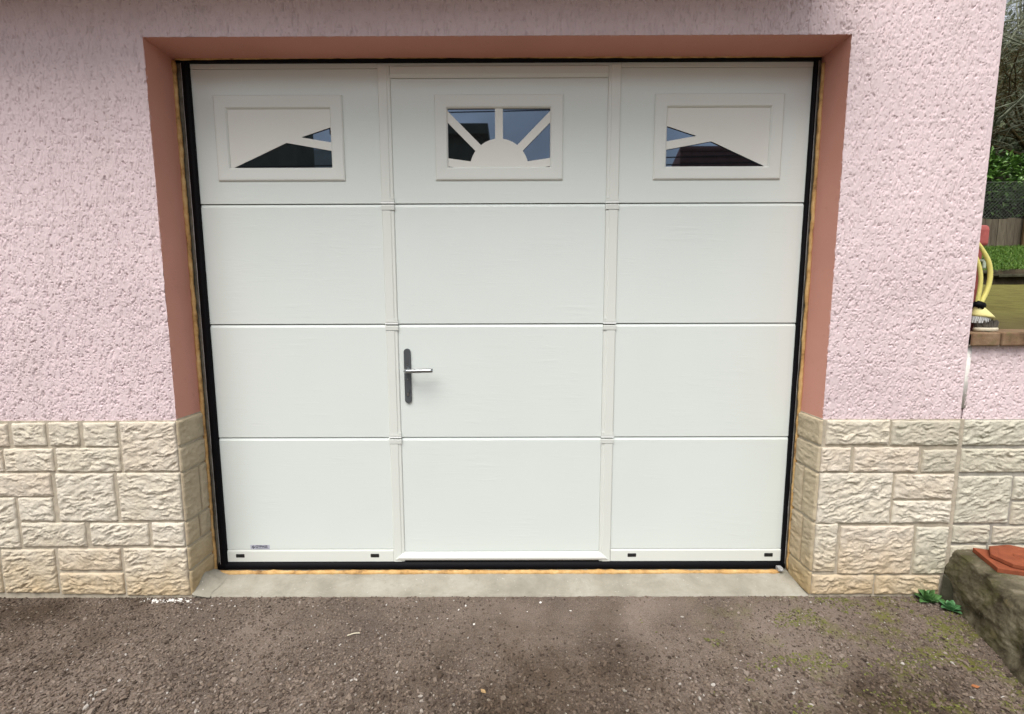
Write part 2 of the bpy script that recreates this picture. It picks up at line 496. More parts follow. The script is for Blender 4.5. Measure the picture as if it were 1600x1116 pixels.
def render_sheet(name, x0, x1, z0, z1, y, parent, step=.0023, hole=None, seed=3, ztop_wob=0):
    nx = int((x1 - x0) / step) + 1; nz = int((z1 - z0) / step) + 1
    X, Z = np.meshgrid(np.linspace(x0, x1, nx), np.linspace(z0, z1, nz))
    Y = y - crepi(X, Z, seed) * (.25 + .75 * sstep(0, .016, x1 - X))
    F = grid_faces(nz, nx)
    V = np.stack([X, Y, Z], -1).reshape(-1, 3)
    if hole:
        c = V[F].mean(1)
        keep = ~((c[:, 0] > hole[0]) & (c[:, 0] < hole[1]) & (c[:, 2] < hole[2]))
        F = F[keep]
        used = np.unique(F); mp = np.full(len(V), -1); mp[used] = np.arange(len(used)); V = V[used]; F = mp[F]
        # snap the cut to the opening's edges
        for s in (hole[0], hole[1]):
            k = (np.abs(V[:, 0] - s) < step * .75) & (V[:, 2] < hole[2] + step * .7)
            V[k, 0] = s + .0025 * perlin(V[k, 2] / .03, V[k, 2] * 0 + s, 9); V[k, 1] = np.maximum(V[k, 1], -.002)
        k = (np.abs(V[:, 2] - hole[2]) < step * .75) & (V[:, 0] > hole[0] - step) & (V[:, 0] < hole[1] + step)
        V[k, 2] = hole[2] + .0015 * perlin(V[k, 0] / .03, V[k, 0] * 0, 8); V[k, 1] = np.maximum(V[k, 1], -.002)
    return mesh_np(name, V, F, MAT['pink'], parent)

render_sheet('render', -2.35, 1.852, .757, 2.60, 0, house, hole=(-OX, OX, OZ))
# wall body behind the skin: left pier, right pier, lintel, and the wall further left and above
wb = MB()
wb.box(-6.0, -OX - .002, .006, .30, -.05, 2.60).box(OX + .002, 1.848, .006, .30, -.05, 2.60).box(-OX - .002, OX + .002, .006, .30, OZ + .002, 2.60)
wb.box(1.55, 1.849, .30, 7.0, -.05, 5.2)
wb.box(-6.0, 1.849, .003, .30, 2.60, 5.2)
wb.build('wall_body', MAT['side'], house)
MB().box(-6.0, -2.35, -.002, .006, .757, 2.60).build('render', MAT['side'], house)
# balcony slab that shades the top of the door
MB().box(-5.5, 1.16, -.36, .003, 2.44, 2.60).build('balcony', MAT['soffit'], house, bevel=.01)
# roof over the upper storey
MB().box(-6.3, 2.2, -.45, 7.3, 5.2, 5.32).build('roof', MAT['roof_brown'], house)
# salmon reveals
for s in (-1, 1):
    n = 40; zz = np.linspace(.757, OZ + .002, 60); yy = np.linspace(-.001, .30, n)
    YY, ZZ = np.meshgrid(yy, zz)
    XX = s * (OX + .0015 * perlin(YY / .2, ZZ / .2, 33 + s))
    mesh_np('reveal', np.stack([XX, YY, ZZ], -1).reshape(-1, 3), grid_faces(60, n), MAT['salmon'], house)
XX, YY = np.meshgrid(np.linspace(-OX - .002, OX + .002, 120), np.linspace(-.001, .30, 30))
ZZ = OZ + .0015 * perlin(XX / .25, YY / .2, 36)
mesh_np('soffit', np.stack([XX, YY, ZZ], -1).reshape(-1, 3), grid_faces(30, 120), MAT['salmon'], house)
# mortar beds behind the stones
for b_ in ((-3.2, -OX + .001, -.003, .0055, -.06, .759), (OX - .001, 1.868, -.003, .0055, -.06, .757),
           (-OX, -OX + .003, -.0028, .30, -.06, .764), (OX - .003, OX, -.0028, .30, -.06, .760)):
    MB().box(*b_).build('mortar', MAT['mortar'], house)

def stone(name, O, U, W, N, w, h, mat, parent, seed, depth=.0058, rock=.0086, step=.0033, wob=.0030):
    """a split-faced block: O lower corner on the bed, U along, W up, N outwards"""
    rs = np.random.RandomState(seed)
    nx = max(6, int(w / step)); nz = max(6, int(h / step))
    s, t = np.meshgrid(np.linspace(0, 1, nx), np.linspace(0, 1, nz))
    a, b = s * w, t * h
    sx, sz = rs.rand(2) * 100
    # wobbling outline
    du = wob * (perlin(b / .035 + sx, a * 0 + seed, 1) * (1 - s) + perlin(b / .035 + sz, a * 0 + seed, 2) * s)
    dw = wob * (perlin(a / .045 + sx, a * 0 + seed, 3) * (1 - t) + perlin(a / .045 + sz, a * 0 + seed, 4) * t)
    A, B = a + du, b + dw
    e = np.minimum(np.minimum(a, w - a), np.minimum(b, h - b))
    edge = np.sqrt(np.clip(e / .0042, 0, 1)); inn = np.clip(e / .014, 0, 1) * .6 + .4
    ang = rs.uniform(-.35, .35); ca, sa = math.cos(ang), math.sin(ang)
    p = (a * ca + b * sa) + sx; q = (-a * sa + b * ca) + sz
    q = q + .012 * perlin(p / .05, q / .05, seed + 9)
    lam = fbm(p / .055, q / .015, seed, 3)                                # split layers
    k = 3.2; L = lam * k; fl = np.floor(L); fr = L - fl
    step_h = (fl + sstep(.55, 1.0, fr)) / k
    fine = .55 - 1.1 * np.abs(perlin(p / .024, q / .013, seed + 31)) + .5 * (.5 - np.abs(perlin(p / .010, q / .0065, seed + 33))) + .25 * perlin(p / .006, q / .005, seed + 35); area = .25 + .75 * sstep(-.30, .25, perlin(p / .07, q / .05, seed + 71))
    chip = fbm(p / .045, q / .035, seed + 41, 2)
    crk = (1 - sstep(0, .10, np.abs(perlin(p / .050, q / .020, seed + 61)))) * sstep(-.1, .3, perlin(p / .05, q / .05, seed + 63))
    hh = depth * edge + rock * edge * inn * (1.15 * step_h * area + .62 * fine * (.35 + .65 * area) + .55 * chip - .40 * crk * area + .15)
    hh = np.maximum(hh, .0012)
    P = np.array(O)[None, None] + A[..., None] * np.array(U) + B[..., None] * np.array(W) + hh[..., None] * np.array(N)
    V = P.reshape(-1, 3); F = grid_faces(nz, nx)
    idx = np.arange(nz * nx).reshape(nz, nx)
    ring = np.concatenate([idx[0, :-1], idx[:-1, -1], idx[-1, :0:-1], idx[:0:-1, 0]])
    back = V[ring] - np.outer((hh.reshape(-1)[ring] + .0025), np.array(N))
    m = len(V); V = np.vstack([V, back]); n = len(ring)
    r2 = np.arange(n) + m
    G = np.stack([ring, r2, np.roll(r2, -1), np.roll(ring, -1)], -1)
    return mesh_np(name, V, np.vstack([F, G]), mat, parent)

XA, ZA, NF = (1, 0, 0), (0, 0, 1), (0, -1, 0)
LEFT = [(-2.085, .653, -1.982, .748), (-1.963, .656, -1.829, .751), (-1.816, .656, -1.695, .753), (-1.675, .653, -1.541, .752),
        (-1.528, .549, -1.303, .755), (-2.125, .549, -2.016, .637), (-2.008, .549, -1.810, .645), (-1.796, .547, -1.538, .647),
        (-2.061, .443, -1.830, .541), (-1.811, .336, -1.575, .540), (-1.558, .338, -1.302, .542), (-1.975, .337, -1.835, .438),
        (-2.214, .220, -1.989, .438), (-1.975, .225, -1.713, .330), (-1.692, .230, -1.452, .327), (-1.437, .226, -1.304, .329),
        (-2.075, .021, -1.854, .213), (-2.244, .021, -2.086, .214), (-1.837, .121, -1.579, .216), (-1.841, .014, -1.576, .109),
        (-1.566, .008, -1.302, .218),
        (-2.30, .653, -2.10, .75), (-2.33, .549, -2.14, .64), (-2.29, .443, -2.075, .541), (-2.50, .220, -2.228, .43), (-2.50, .02, -2.258, .21)]
for i, (x0, z0, x1, z1) in enumerate(LEFT):
    stone('stone', (x0, -.003, z0), XA, ZA, NF, x1 - x0, z1 - z0, MAT['stone'], house, 100 + i)
RIGHT = [(1.316, .653, 1.569, .755), (1.577, .649, 1.849, .752), (1.303, .541, 1.420, .642), (1.435, .538, 1.696, .642),
         (1.712, .537, 1.848, .631), (1.303, .320, 1.600, .535), (1.610, .424, 1.849, .529), (1.611, .321, 1.849, .416),
         (1.303, .110, 1.393, .318), (1.406, .099, 1.707, .309), (1.718, .099, 1.850, .303), (1.303, .009, 1.560, .094), (1.568, .008, 1.834, .091)]
for i, (x0, z0, x1, z1) in enumerate(RIGHT):
    stone('stone', (x0, -.003, z0), XA, ZA, NF, x1 - x0, z1 - z0, MAT['stone_grey' if i in (1, 4, 10) else 'stone'], house, 200 + i)
# stones turned into the opening
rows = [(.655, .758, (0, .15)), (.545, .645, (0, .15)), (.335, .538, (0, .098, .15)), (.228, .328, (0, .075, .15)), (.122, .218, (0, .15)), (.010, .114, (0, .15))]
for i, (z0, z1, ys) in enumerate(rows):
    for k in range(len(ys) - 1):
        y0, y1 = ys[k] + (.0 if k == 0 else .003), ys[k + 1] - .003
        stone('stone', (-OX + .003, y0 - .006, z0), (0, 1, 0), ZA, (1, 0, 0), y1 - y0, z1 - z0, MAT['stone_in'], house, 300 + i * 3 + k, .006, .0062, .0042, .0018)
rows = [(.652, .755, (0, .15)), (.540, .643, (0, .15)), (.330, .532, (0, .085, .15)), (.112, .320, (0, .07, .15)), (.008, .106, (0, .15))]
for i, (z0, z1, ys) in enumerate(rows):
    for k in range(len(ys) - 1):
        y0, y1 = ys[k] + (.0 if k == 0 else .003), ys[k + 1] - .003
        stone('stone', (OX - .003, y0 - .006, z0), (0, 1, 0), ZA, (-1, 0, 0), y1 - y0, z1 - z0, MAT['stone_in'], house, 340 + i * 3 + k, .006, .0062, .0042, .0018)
# foam squeezed out round the frame
def foam(path, rad, seed, name='foam_seam'):
    pts = spline(path, 40)
    n = len(pts); k = 10
    s = np.cumsum([0] + [(pts[i + 1] - pts[i]).length for i in range(n - 1)])
    rr = rad * (1 + .35 * perlin(s / .03, s * 0, seed) + .30 * perlin(s / .15, s * 0 + 5, seed))
    off = .003 * perlin(s / .06, s * 0 + 9, seed)
    pts = [Vector((p.x + off[i], p.y, p.z + off[i] * .5)) for i, p in enumerate(pts)]
    return MB().tube(pts, list(rr), k).build(name, MAT['foam'], house, True)
foam([(-1.294, .146, .02), (-1.294, .146, .8), (-1.295, .146, 1.5), (-1.297, .146, 2.19)], .0084, 1)
foam([(1.2945, .143, .03), (1.2945, .143, .8), (1.2955, .143, 1.5), (1.297, .143, 2.17)], .0074, 2)
foam([(-1.29, .147, 2.197), (-.7, .150, 2.200), (-.1, .150, 2.200), (.6, .147, 2.198), (1.29, .149, 2.199)], .0042, 3)
foam([(-1.285, .135, .021), (-.6, .135, .022), (.1, .135, .021), (.7, .135, .021), (1.25, .135, .021)], .0105, 4)

# concrete doorstep
nx, ny = 260, 40
X, T = np.meshgrid(np.linspace(-1.31, 1.30, nx), np.linspace(0, 1, ny))
Yf = -.004 + .004 * fbm(X / .3, X * 0, 71)
Y = Yf * (1 - T) + .17 * T
Z = .0035 + .018 * sstep(.0, .9, T) + .0035 * fbm(X / .12, Y / .12, 72) * sstep(0, .2, T) + .0012 * fbm(X / .02, Y / .02, 73)
Z = np.where(T < .02, -.03, Z)
tag(mesh_np('doorstep', np.stack([X, Y, Z], -1).reshape(-1, 3), grid_faces(ny, nx), MAT['concrete']), kind='structure')
# mortar smeared up the foot of the left corner stones
sm = []
nx, ny = 26, 24
U_, T_ = np.meshgrid(np.linspace(0, 1, nx), np.linspace(0, 1, ny))
yy = -.012 + .150 * U_
hgt = (.010 + .040 * np.exp(-((U_ - .55) / .35) ** 2)) * (1 + .25 * perlin(U_ * 3, U_ * 0, 75))
zz = .002 + .02 * U_ + hgt * (1 - T_) ** 1.3
xx = -1.293 + .075 * T_ * (1 + .25 * perlin(U_ * 2.5, U_ * 0 + 3, 76)) + .002 * perlin(U_ * 9, T_ * 9, 77)
mesh_np('mortar_smear', np.stack([xx, yy, zz], -1).reshape(-1, 3), grid_faces(ny, nx), MAT['concrete'], house)

# ------------------------------------------------------------------ GARAGE DOOR
door = thing('garage_door_set', 'white sectional garage door with built-in wicket door and three small windows', 'garage door', (0, 0, 0))
YD = D_DOOR
ZR = [.115, .637, 1.137, 1.638, 2.166]                     # section joints
colsX = [(-1.272, -.489), (-.4365, .4440), (.4965, 1.290)]
def panel(x0, x1, z0, z1, z_cut=None):
    prof = [(YD, z0 + .0016), (YD, z1 - .0135), (YD + .0055, z1 - .0016), (YD + .03, z1 - .0016), (YD + .03, z0 + .0016)]
    MB().prism(prof, x0, x1).build('panel', MAT['door'], door, bevel=.0012)
for ci, (x0, x1) in enumerate(colsX):
    for k in range(4):
        z0, z1 = ZR[k], ZR[k + 1]
        if ci == 1:
            if k == 0: z0 = .104
            if k == 3: z1 = 2.128
        if k == 3:                                          # leave the window hole: four pieces of one panel
            wx = (-.898, .0015, .8985)[ci]; hw, hz0, hz1 = .235, 1.757, 2.040
            b = MB()
            y1 = YD + .03
            b.box(x0, wx - hw, YD, y1, z0 + .0016, z1).box(wx + hw, x1, YD, y1, z0 + .0016, z1)
            b.box(wx - hw, wx + hw, YD, y1, z0 + .0016, hz0).box(wx - hw, wx + hw, YD, y1, hz1, z1)
            b.build('panel', MAT['door'], door)
        else:
            panel(x0, x1, z0, z1)
MB().box(-1.272, 1.290, YD + .031, YD + .035, .06, 2.19).build('backing', MAT['gapdark'], door)
# rail across the top
for x0, x1 in ((-1.272, -.4890), (.4970, 1.290)):
    MB().box(x0, x1, YD - .001, YD + .03, 2.168, 2.1985).build('top_rail', MAT['trim'], door, bevel=.0015)
MB().box(-.4885, .4965, YD - .001, YD + .03, 2.1770, 2.1985).build('top_rail', MAT['trim'], door, bevel=.0015)
# wicket frame
def jamb(xa, xb, z0, z1):
    p = [(xa, YD + .02), (xa, YD - .004), (xa + .004, YD - .0075), (xb - .016, YD - .0075), (xb - .012, YD - .0045), (xb - .003, YD - .0045), (xb, YD - .001), (xb, YD + .02)]
    MB().prism_z(p, z0, z1).build('wicket_frame', MAT['trim'], door)
def jamb_r(xa, xb, z0, z1):
    p = [(xb, YD + .02), (xb, YD - .004), (xb - .004, YD - .0075), (xa + .016, YD - .0075), (xa + .012, YD - .0045), (xa + .003, YD - .0045), (xa, YD - .001), (xa, YD + .02)]
    MB().prism_z(p, z0, z1).build('wicket_frame', MAT['trim'], door)
segs = [(.060, .609), (.644, 1.109), (1.144, 1.610), (1.645, 2.176)]
for z0, z1 in segs:
    jamb(-.4885, -.437, z0, z1); jamb_r(.4445, .4965, z0, z1)
for z in ZR[1:4]:
    for xa, xb in ((-.490, -.4355), (.443, .498)):
        for a, b in ((z - .026, z - .0045), (z + .001, z + .006), (z + .006, z + .0055 + .000)):
            pass
        MB().prism([(YD + .02, z - .027), (YD - .0085, z - .026), (YD - .0095, z - .009), (YD - .0085, z - .006), (YD + .02, z - .006)], xa, xb).build('joint_cap', MAT['trim'], door)
        MB().prism([(YD + .02, z + .006), (YD - .0085, z + .006), (YD - .0095, z - .000), (YD - .0020, z - .0018), (YD + .02, z - .0018)][::-1], xa, xb).build('joint_cap', MAT['bead'], door)
        MB().box(xa + .0005, xb - .0005, YD - .0083, YD + .02, z + .0075, z + .0165).build('joint_cap', MAT['trim'], door)
        MB().box(xa + .001, xb - .001, YD - .0070, YD + .02, z + .0185, z + .0065 + .0185).build('joint_cap', MAT['trim'], door)
MB().prism([(YD + .02, 2.130), (YD - .0012, 2.130), (YD - .0040, 2.138), (YD - .0070, 2.143), (YD - .0075, 2.171), (YD - .004, 2.1755), (YD + .02, 2.1755)], -.4365, .444).build('wicket_frame', MAT['trim'], door)
# rounded bottom bar of the wicket, mitred ends
pb = [(YD + .004, .062), (YD - .003, .064), (YD - .010, .072), (YD - .0120, .080), (YD - .0095, .090), (YD - .005, .0955), (YD - .0032, .0985), (YD - .0022, .103), (YD + .004, .1035)]
n = len(pb)
V = [(-.4840 + (z - .062) * 1.05, y - .0012, z) for y, z in pb] + [(.4920 - (z - .062) * 1.05, y - .0012, z) for y, z in pb]
mesh_py('wicket_sill', V, [(i, (i + 1) % n, n + (i + 1) % n, n + i) for i in range(n)] + [tuple(range(n)), tuple(range(n, 2 * n))], MAT['bead'], door)
# bottom rails with black plugs
for x0, x1, plugs in ((-1.268, -.4895, (-1.187, -.574)), (.4975, 1.284, (.594, 1.214))):
    MB().prism([(YD + .03, .0585), (YD - .0035, .0585), (YD - .0035, .1075), (YD - .0015, .1125), (YD + .004, .1145), (YD + .03, .1145)], x0, x1).build('bottom_rail', MAT['trim'], door)
    for px in plugs:
        pl = MB().box(px - .0205, px + .0205, YD - .0052, YD + .01, .0775, .0965).build('plug', MAT['dark'], door, bevel=.004, seg=3)
# windows
def rect_loop(cx, cz, w, h, ins, y):
    a, b = w / 2 - ins, h / 2 - ins
    return [(cx - a, y, cz - b), (cx + a, y, cz - b), (cx + a, y, cz + b), (cx - a, y, cz + b)]
def window(cx, mirror, sun_motif, label):
    cz, w, h = 1.8985, .526, .337
    prof = [(0, YD + .004), (.0006, YD - .0040), (.005, YD - .0070), (.012, YD - .0072), (.0475, YD - .0062), (.0515, YD - .0030), (.0530, YD - .0015), (.0535, YD + .0012), (.0535, YD + .022)]
    fr = MB().rings([rect_loop(cx, cz, w, h, i, y) for i, y in prof]).build('window', MAT['trim'], door)
    fr['label'] = label
    MB().box(cx - .225, cx + .225, YD + .0060, YD + .0105, cz - .13, cz + .13).build('pane', MAT['glass'], fr)
    iw, ih = .419, .2365; z0 = cz - ih / 2; x0 = cx - iw / 2
    # plate with cut-outs
    cu = bpy.data.curves.new('plate', 'CURVE'); cu.dimensions = '2D'; cu.fill_mode = 'BOTH'; cu.extrude = .0011
    def poly(pts):
        s = cu.splines.new('POLY'); s.points.add(len(pts) - 1)
        for p, q in zip(s.points, pts): p.co = (q[0], q[1], 0, 1)
        s.use_cyclic_u = True
    e = .010
    poly([(x0 - e, z0 - e), (x0 + iw + e, z0 - e), (x0 + iw + e, z0 + ih + e), (x0 - e, z0 + ih + e)])
    if not sun_motif:
        for hole in ([(.015, .0), (.561, .433), (1.012, .293), (1.012, .0)], [(.706, .523), (1.012, .694), (1.012, .433)]):
            pts = [((1 - fx) if mirror else fx, fz) for fx, fz in hole]
            poly([(x0 + fx * iw, z0 + fz * ih + (.0 if fz else .0015)) for fx, fz in pts])
    else:
        RD, hw_ = .1215, .0160
        oc = Vector((cx, z0 - .0055))
        xr, zt, xl, zb = cx + iw / 2 + .006, z0 + ih + .006, cx - iw / 2 - .006, z0 + .0012
        def edge(ang, side):                                # from the disc outwards along one side of a ray
            d = Vector((math.cos(ang), math.sin(ang))); nrm = Vector((-d.y, d.x)) * hw_ * side
            t0 = math.sqrt(RD * RD - hw_ * hw_)
            ts = []
            p = oc + nrm
            if d.x > 1e-6: ts.append((xr - p.x) / d.x)
            if d.x < -1e-6: ts.append((xl - p.x) / d.x)
            if d.y > 1e-6: ts.append((zt - p.y) / d.y)
            t1 = min(ts)
            return p + d * t0, p + d * t1
        angs = [R(7.7), R(44.6), R(90), R(135.4), R(172.3)]
        for a, b in zip(angs[:-1], angs[1:]):
            p0, p1 = edge(a, 1); q0, q1 = edge(b, -1)
            pts = [p0, p1]
            for c in (Vector((xr, zt)), Vector((xl, zt))):
                a1 = math.atan2(p1.y - oc.y, p1.x - oc.x); a2 = math.atan2(q1.y - oc.y, q1.x - oc.x); ac = math.atan2(c.y - oc.y, c.x - oc.x)
                if a1 < ac < a2: pts.append(c)
            pts += [q1, q0]
            b0 = math.atan2(q0.y - oc.y, q0.x - oc.x); b1 = math.atan2(p0.y - oc.y, p0.x - oc.x)
            for k in range(1, 8):
                an = b0 + (b1 - b0) * k / 8
                pts.append(oc + Vector((math.cos(an), math.sin(an))) * RD)
            poly([(p.x, p.y) for p in pts])
        for s in (-1, 1):
            poly([(cx + s * .166, zb), (cx + s * (iw / 2 + .006), zb), (cx + s * (iw / 2 + .006), zb + .0065)])
    tmp = bpy.data.objects.new('tmp', cu); COL.objects.link(tmp)
    dg = bpy.context.evaluated_depsgraph_get()
    me = bpy.data.meshes.new_from_object(tmp.evaluated_get(dg))
    bpy.data.objects.remove(tmp)
    me.materials.clear()
    me.transform(Matrix(((1, 0, 0, 0), (0, 0, -1, YD + .0018), (0, 1, 0, 0), (0, 0, 0, 1))))
    link('sun_plate' if sun_motif else 'roof_line_plate', me, MAT['applique'], fr)
window(-.898, False, False, 'window with slanted cut-out at its lower right')
window(.0015, False, True, 'window with white rising sun motif')
window(.8985, True, False, 'window with slanted cut-out at its lower left')
# handle
hd = MB()
prof = [(-.4005 + .0148 * math.cos(a), .8075 + .0148 * math.sin(a)) for a in [R(180 + 180 * k / 10) for k in range(11)]]
prof += [(-.4005 + .0148 * math.cos(a), 1.0170 + .0148 * math.sin(a)) for a in [R(180 * k / 10) for k in range(11)]]
n = len(prof)
ring = lambda ins, y: [(-.4005 + (x + .4005) * (1 - ins / .0148), y, z + (ins if z < .9 else -ins) * .5) for x, z in prof]
hd.rings([ring(0, YD + .001), ring(0, YD - .0065), ring(.002, YD - .0085)], True)
handle = hd.build('handle', MAT['plate'], door)
MB().tube(spline([(-.4005, YD - .006, .9400), (-.4005, YD - .040, .9400), (-.3960, YD - .051, .9402), (-.384, YD - .0545, .9404), (-.340, YD - .0545, .9412), (-.2835, YD - .0525, .9425)], 6), .0088, 14).build('lever', MAT['steel'], handle, True)
MB().tube([(-.4005, YD - .007, .9400), (-.4005, YD - .014, .9400)], [.0142, .0130], 18).build('rose', MAT['steel'], handle)
MB().tube([(-.4005, YD - .007, .8490), (-.4005, YD - .0125, .8490)], .0088, 16).build('lock_cylinder', MAT['plate'], handle)
MB().box(-.4048, -.3962, YD - .0118, YD - .006, .8250, .8440).build('lock_cylinder', MAT['steel'], handle, bevel=.002)
for z in (.8985, .9630):
    MB().tube([(-.4005, YD - .007, z), (-.4005, YD - .0095, z)], .0030, 10).build('screw', MAT['steel'], handle)
# maker's sticker
st = MB().box(-1.1395, -1.0520, YD - .0006, YD + .0005, .1165, .1375).build('sticker', MAT['sticker'], door)
def text(body, size, x, z, y, mat, parent, name='lettering', sx=1, bold=.0):
    cu = bpy.data.curves.new('t', 'FONT'); cu.body = body; cu.size = size; cu.extrude = .0001; cu.offset = bold
    tmp = bpy.data.objects.new('tmp', cu); COL.objects.link(tmp)
    me = bpy.data.meshes.new_from_object(tmp.evaluated_get(bpy.context.evaluated_depsgraph_get()))
    bpy.data.objects.remove(tmp); me.materials.clear()
    me.transform(Matrix(((sx, 0, 0, x), (0, 0, -1, y), (0, 1, 0, z), (0, 0, 0, 1))))
    return link(name, me, mat, parent)
text('GYPASS', .0155, -1.1165, .1245, YD - .0009, MAT['ink'], st, sx=1.03, bold=.0004)
lg = MB().add([(-1.1340, YD - .0009, .1272), (-1.1262, YD - .0009, .1190), (-1.1184, YD - .0009, .1272), (-1.1262, YD - .0009, .1355)], [(0, 1, 2, 3)])
lg.build('emblem', MAT['ink'], st)
MB().add([(-1.1305, YD - .0012, .1240), (-1.1290, YD - .0012, .1226), (-1.1222, YD - .0012, .1304), (-1.1238, YD - .0012, .1318)], [(0, 1, 2, 3)]).build('emblem', MAT['sticker'], st)
MB().box(-1.1155, -1.0560, YD - .0009, YD - .0005, .1196, .1204).build('lettering', MAT['ink'], st)
# black rubber seals
def seal(name, pts, ra, seed, wob=.0016):
    return None
sl = MB()
zz = np.linspace(.035, 2.203, 160)
def seal_strip(xin, xout, y_in, y_out, seed, wob):
    rings = []
    w = wob * perlin(zz / .09, zz * 0, seed); w2 = wob * perlin(zz / .05, zz * 0 + 4, seed + 1)
    for k, z in enumerate(zz):
        rings.append([(xout + w[k], .17, z), (xout + w[k], y_out, z), (xout * .4 + xin * .6, y_in - .003, z), (xin + w2[k] * .3, y_in, z), (xin + w2[k] * .3, .18, z)])
    return MB().rings(rings, True).build('seal', MAT['rubber'], door, True)
seal_strip(-1.2445, -1.2715, .152, .151, 61, .0010)
seal_strip(1.2690, 1.2825, .152, .151, 63, .0015)
def lip(xa, xb, seed):                                     # bright cut edge of the frame between rubber and foam
    w = .0016 * perlin(zz / .05, zz * 0, seed) + .0012 * perlin(zz / .30, zz * 0 + 3, seed)
    MB().rings([[(xa + w[k], .17, z), (xa + w[k], .1535, z), (xb + w[k], .1535, z), (xb + w[k], .17, z)] for k, z in enumerate(zz)], True).build('frame_edge', MAT['galv'], door)
lip(-1.2755, -1.2722, 67); lip(1.2832, 1.2862, 68)
for xa, xb in ((-1.2985, -1.2700), (1.2815, 1.2985)):
    MB().box(xa, xb, .158, .175, .03, 2.2).build('frame', MAT['framegrey'], door)
xx = np.linspace(-1.290, 1.290, 220)
w = .0020 * perlin(xx / .06, xx * 0, 65) + .0016 * perlin(xx / .4, xx * 0, 66)
MB().rings([[(x, .178, 2.201 + w[k]), (x, .149, 2.201 + w[k]), (x, .147, 2.194), (x, .151, 2.1865), (x, .178, 2.1865)] for k, x in enumerate(xx)], True).build('seal', MAT['rubber'], door)
MB().rings([[(x, .19, .0575), (x, .158, .0575), (x, .154, .052), (x, .150, .047), (x, .1485, .036), (x, .152, .026), (x, .19, .024)] for x in np.linspace(-1.285, 1.285, 60)], True).build('bottom_seal', MAT['rubber'], door, True)
MB().box(1.240, 1.262, .122, .146, .030, .046).tube([(1.245, .120, .038), (1.258, .118, .040)], .006, 8).build('bracket', MAT['galv'], door, bevel=.002)

# ------------------------------------------------------------------ GROUND
nx, ny = 700, 140
X, Y = np.meshgrid(np.linspace(-2.5, 2.4, nx), np.linspace(-.95, .004, ny))
def ground_z(X, Y):
    return -.004 + .010 * fbm(X / .55, Y / .45, 81, 3) * sstep(0, -.15, Y) + .0035 * fbm(X / .05, Y / .05, 83, 3)
Z = ground_z(X, Y) + .0022 * perlin(X / .012, Y / .012, 85)
def rim(X, Y): return np.minimum(np.minimum(X + 2.5, 2.4 - X), Y + .95)
Z = np.where(rim(X, Y) < .005, -.03, Z)
tag(mesh_np('driveway', np.stack([X, Y, Z], -1).reshape(-1, 3), grid_faces(ny, nx), MAT['ground']), kind='structure')
nx, ny = 120, 120
tx = np.linspace(-1, 1, nx); gx = np.sign(tx) * np.abs(tx) ** 3 * 250
X, Y = np.meshgrid(gx, np.sign(tx) * np.abs(tx) ** 3 * 250 - 2)
Z = -.022 + .01 * perlin(X / 3, Y / 3, 88)
tag(mesh_np('ground', np.stack([X, Y, Z], -1).reshape(-1, 3), grid_faces(ny, nx), MAT['ground']), kind='structure')

rs = np.random.RandomState(5)
def icosa():
    t = (1 + 5 ** .5) / 2
    V = np.array([(-1, t, 0), (1, t, 0), (-1, -t, 0), (1, -t, 0), (0, -1, t), (0, 1, t), (0, -1, -t), (0, 1, -t), (t, 0, -1), (t, 0, 1), (-t, 0, -1), (-t, 0, 1)], float)
    F = np.array([(0, 11, 5), (0, 5, 1), (0, 1, 7), (0, 7, 10), (0, 10, 11), (1, 5, 9), (5, 11, 4), (11, 10, 2), (10, 7, 6), (7, 1, 8), (3, 9, 4), (3, 4, 2), (3, 2, 6), (3, 6, 8), (3, 8, 9), (4, 9, 5), (2, 4, 11), (6, 2, 10), (8, 6, 7), (9, 8, 1)])
    return V / np.linalg.norm(V[0]), F
IV, IF = icosa()
def pebbles(name, P, size, mat, seed, flat=.6):
    r = np.random.RandomState(seed); n = len(P)
    a = r.rand(n) * 6.283; ca, sa = np.cos(a), np.sin(a)
    sc = np.stack([size * r.uniform(.75, 1.4, n), size * r.uniform(.6, 1.0, n), size * r.uniform(.35, .8, n) * flat / .6], -1)
    J = IV[None] * (1 + r.uniform(-.28, .28, (n, 12, 1)))
    L = J * sc[:, None]
    tilt = r.uniform(-.4, .4, (n, 1)); L[:, :, 2] += L[:, :, 0] * tilt
    W = np.stack([L[..., 0] * ca[:, None] - L[..., 1] * sa[:, None], L[..., 0] * sa[:, None] + L[..., 1] * ca[:, None], L[..., 2]], -1) + P[:, None]
    F = (IF[None] + (np.arange(n) * 12)[:, None, None]).reshape(-1, 3)
    return mesh_np(name, W.reshape(-1, 3), F, mat, smooth=False)
N = 72000
px_ = rs.uniform(-2.45, 2.0, N); py_ = rs.uniform(-.9, .0, N)
worn = np.exp(-(((px_ - .35) / .9) ** 2 + ((py_ + .12) / .20) ** 2)) * .85 + .25 * sstep(.0, .5, fbm(px_ / .3, py_ / .3, 91))
dens = np.clip(.85 - worn, .05, 1)
keep = rs.rand(N) < dens
px_, py_ = px_[keep], py_[keep]
sz = .0019 + .0031 * rs.rand(len(px_)) ** 1.9 + .0045 * (rs.rand(len(px_)) > .992)
sz = sz * (1 + .35 * sstep(-.22, -.55, py_))
P = np.stack([px_, py_, ground_z(px_, py_) + sz * .38], -1)
tag(pebbles('gravel', P, sz, MAT['pebble'], 6), kind='stuff')

n = 2000
mx = rs.uniform(.55, 1.85, n * 6); my = rs.uniform(-.6, -.01, n * 6)
k = fbm(mx / .16, my / .10, 95, 3) + .25 * sstep(.6, 1.7, mx) > .30
mx, my = mx[k][:n], my[k][:n]
tag(pebbles('moss_tufts', np.stack([mx, my, ground_z(mx, my) + .001], -1), .0018 + .003 * rs.rand(len(mx)), MAT['tuft'], 9, .5), kind='stuff')
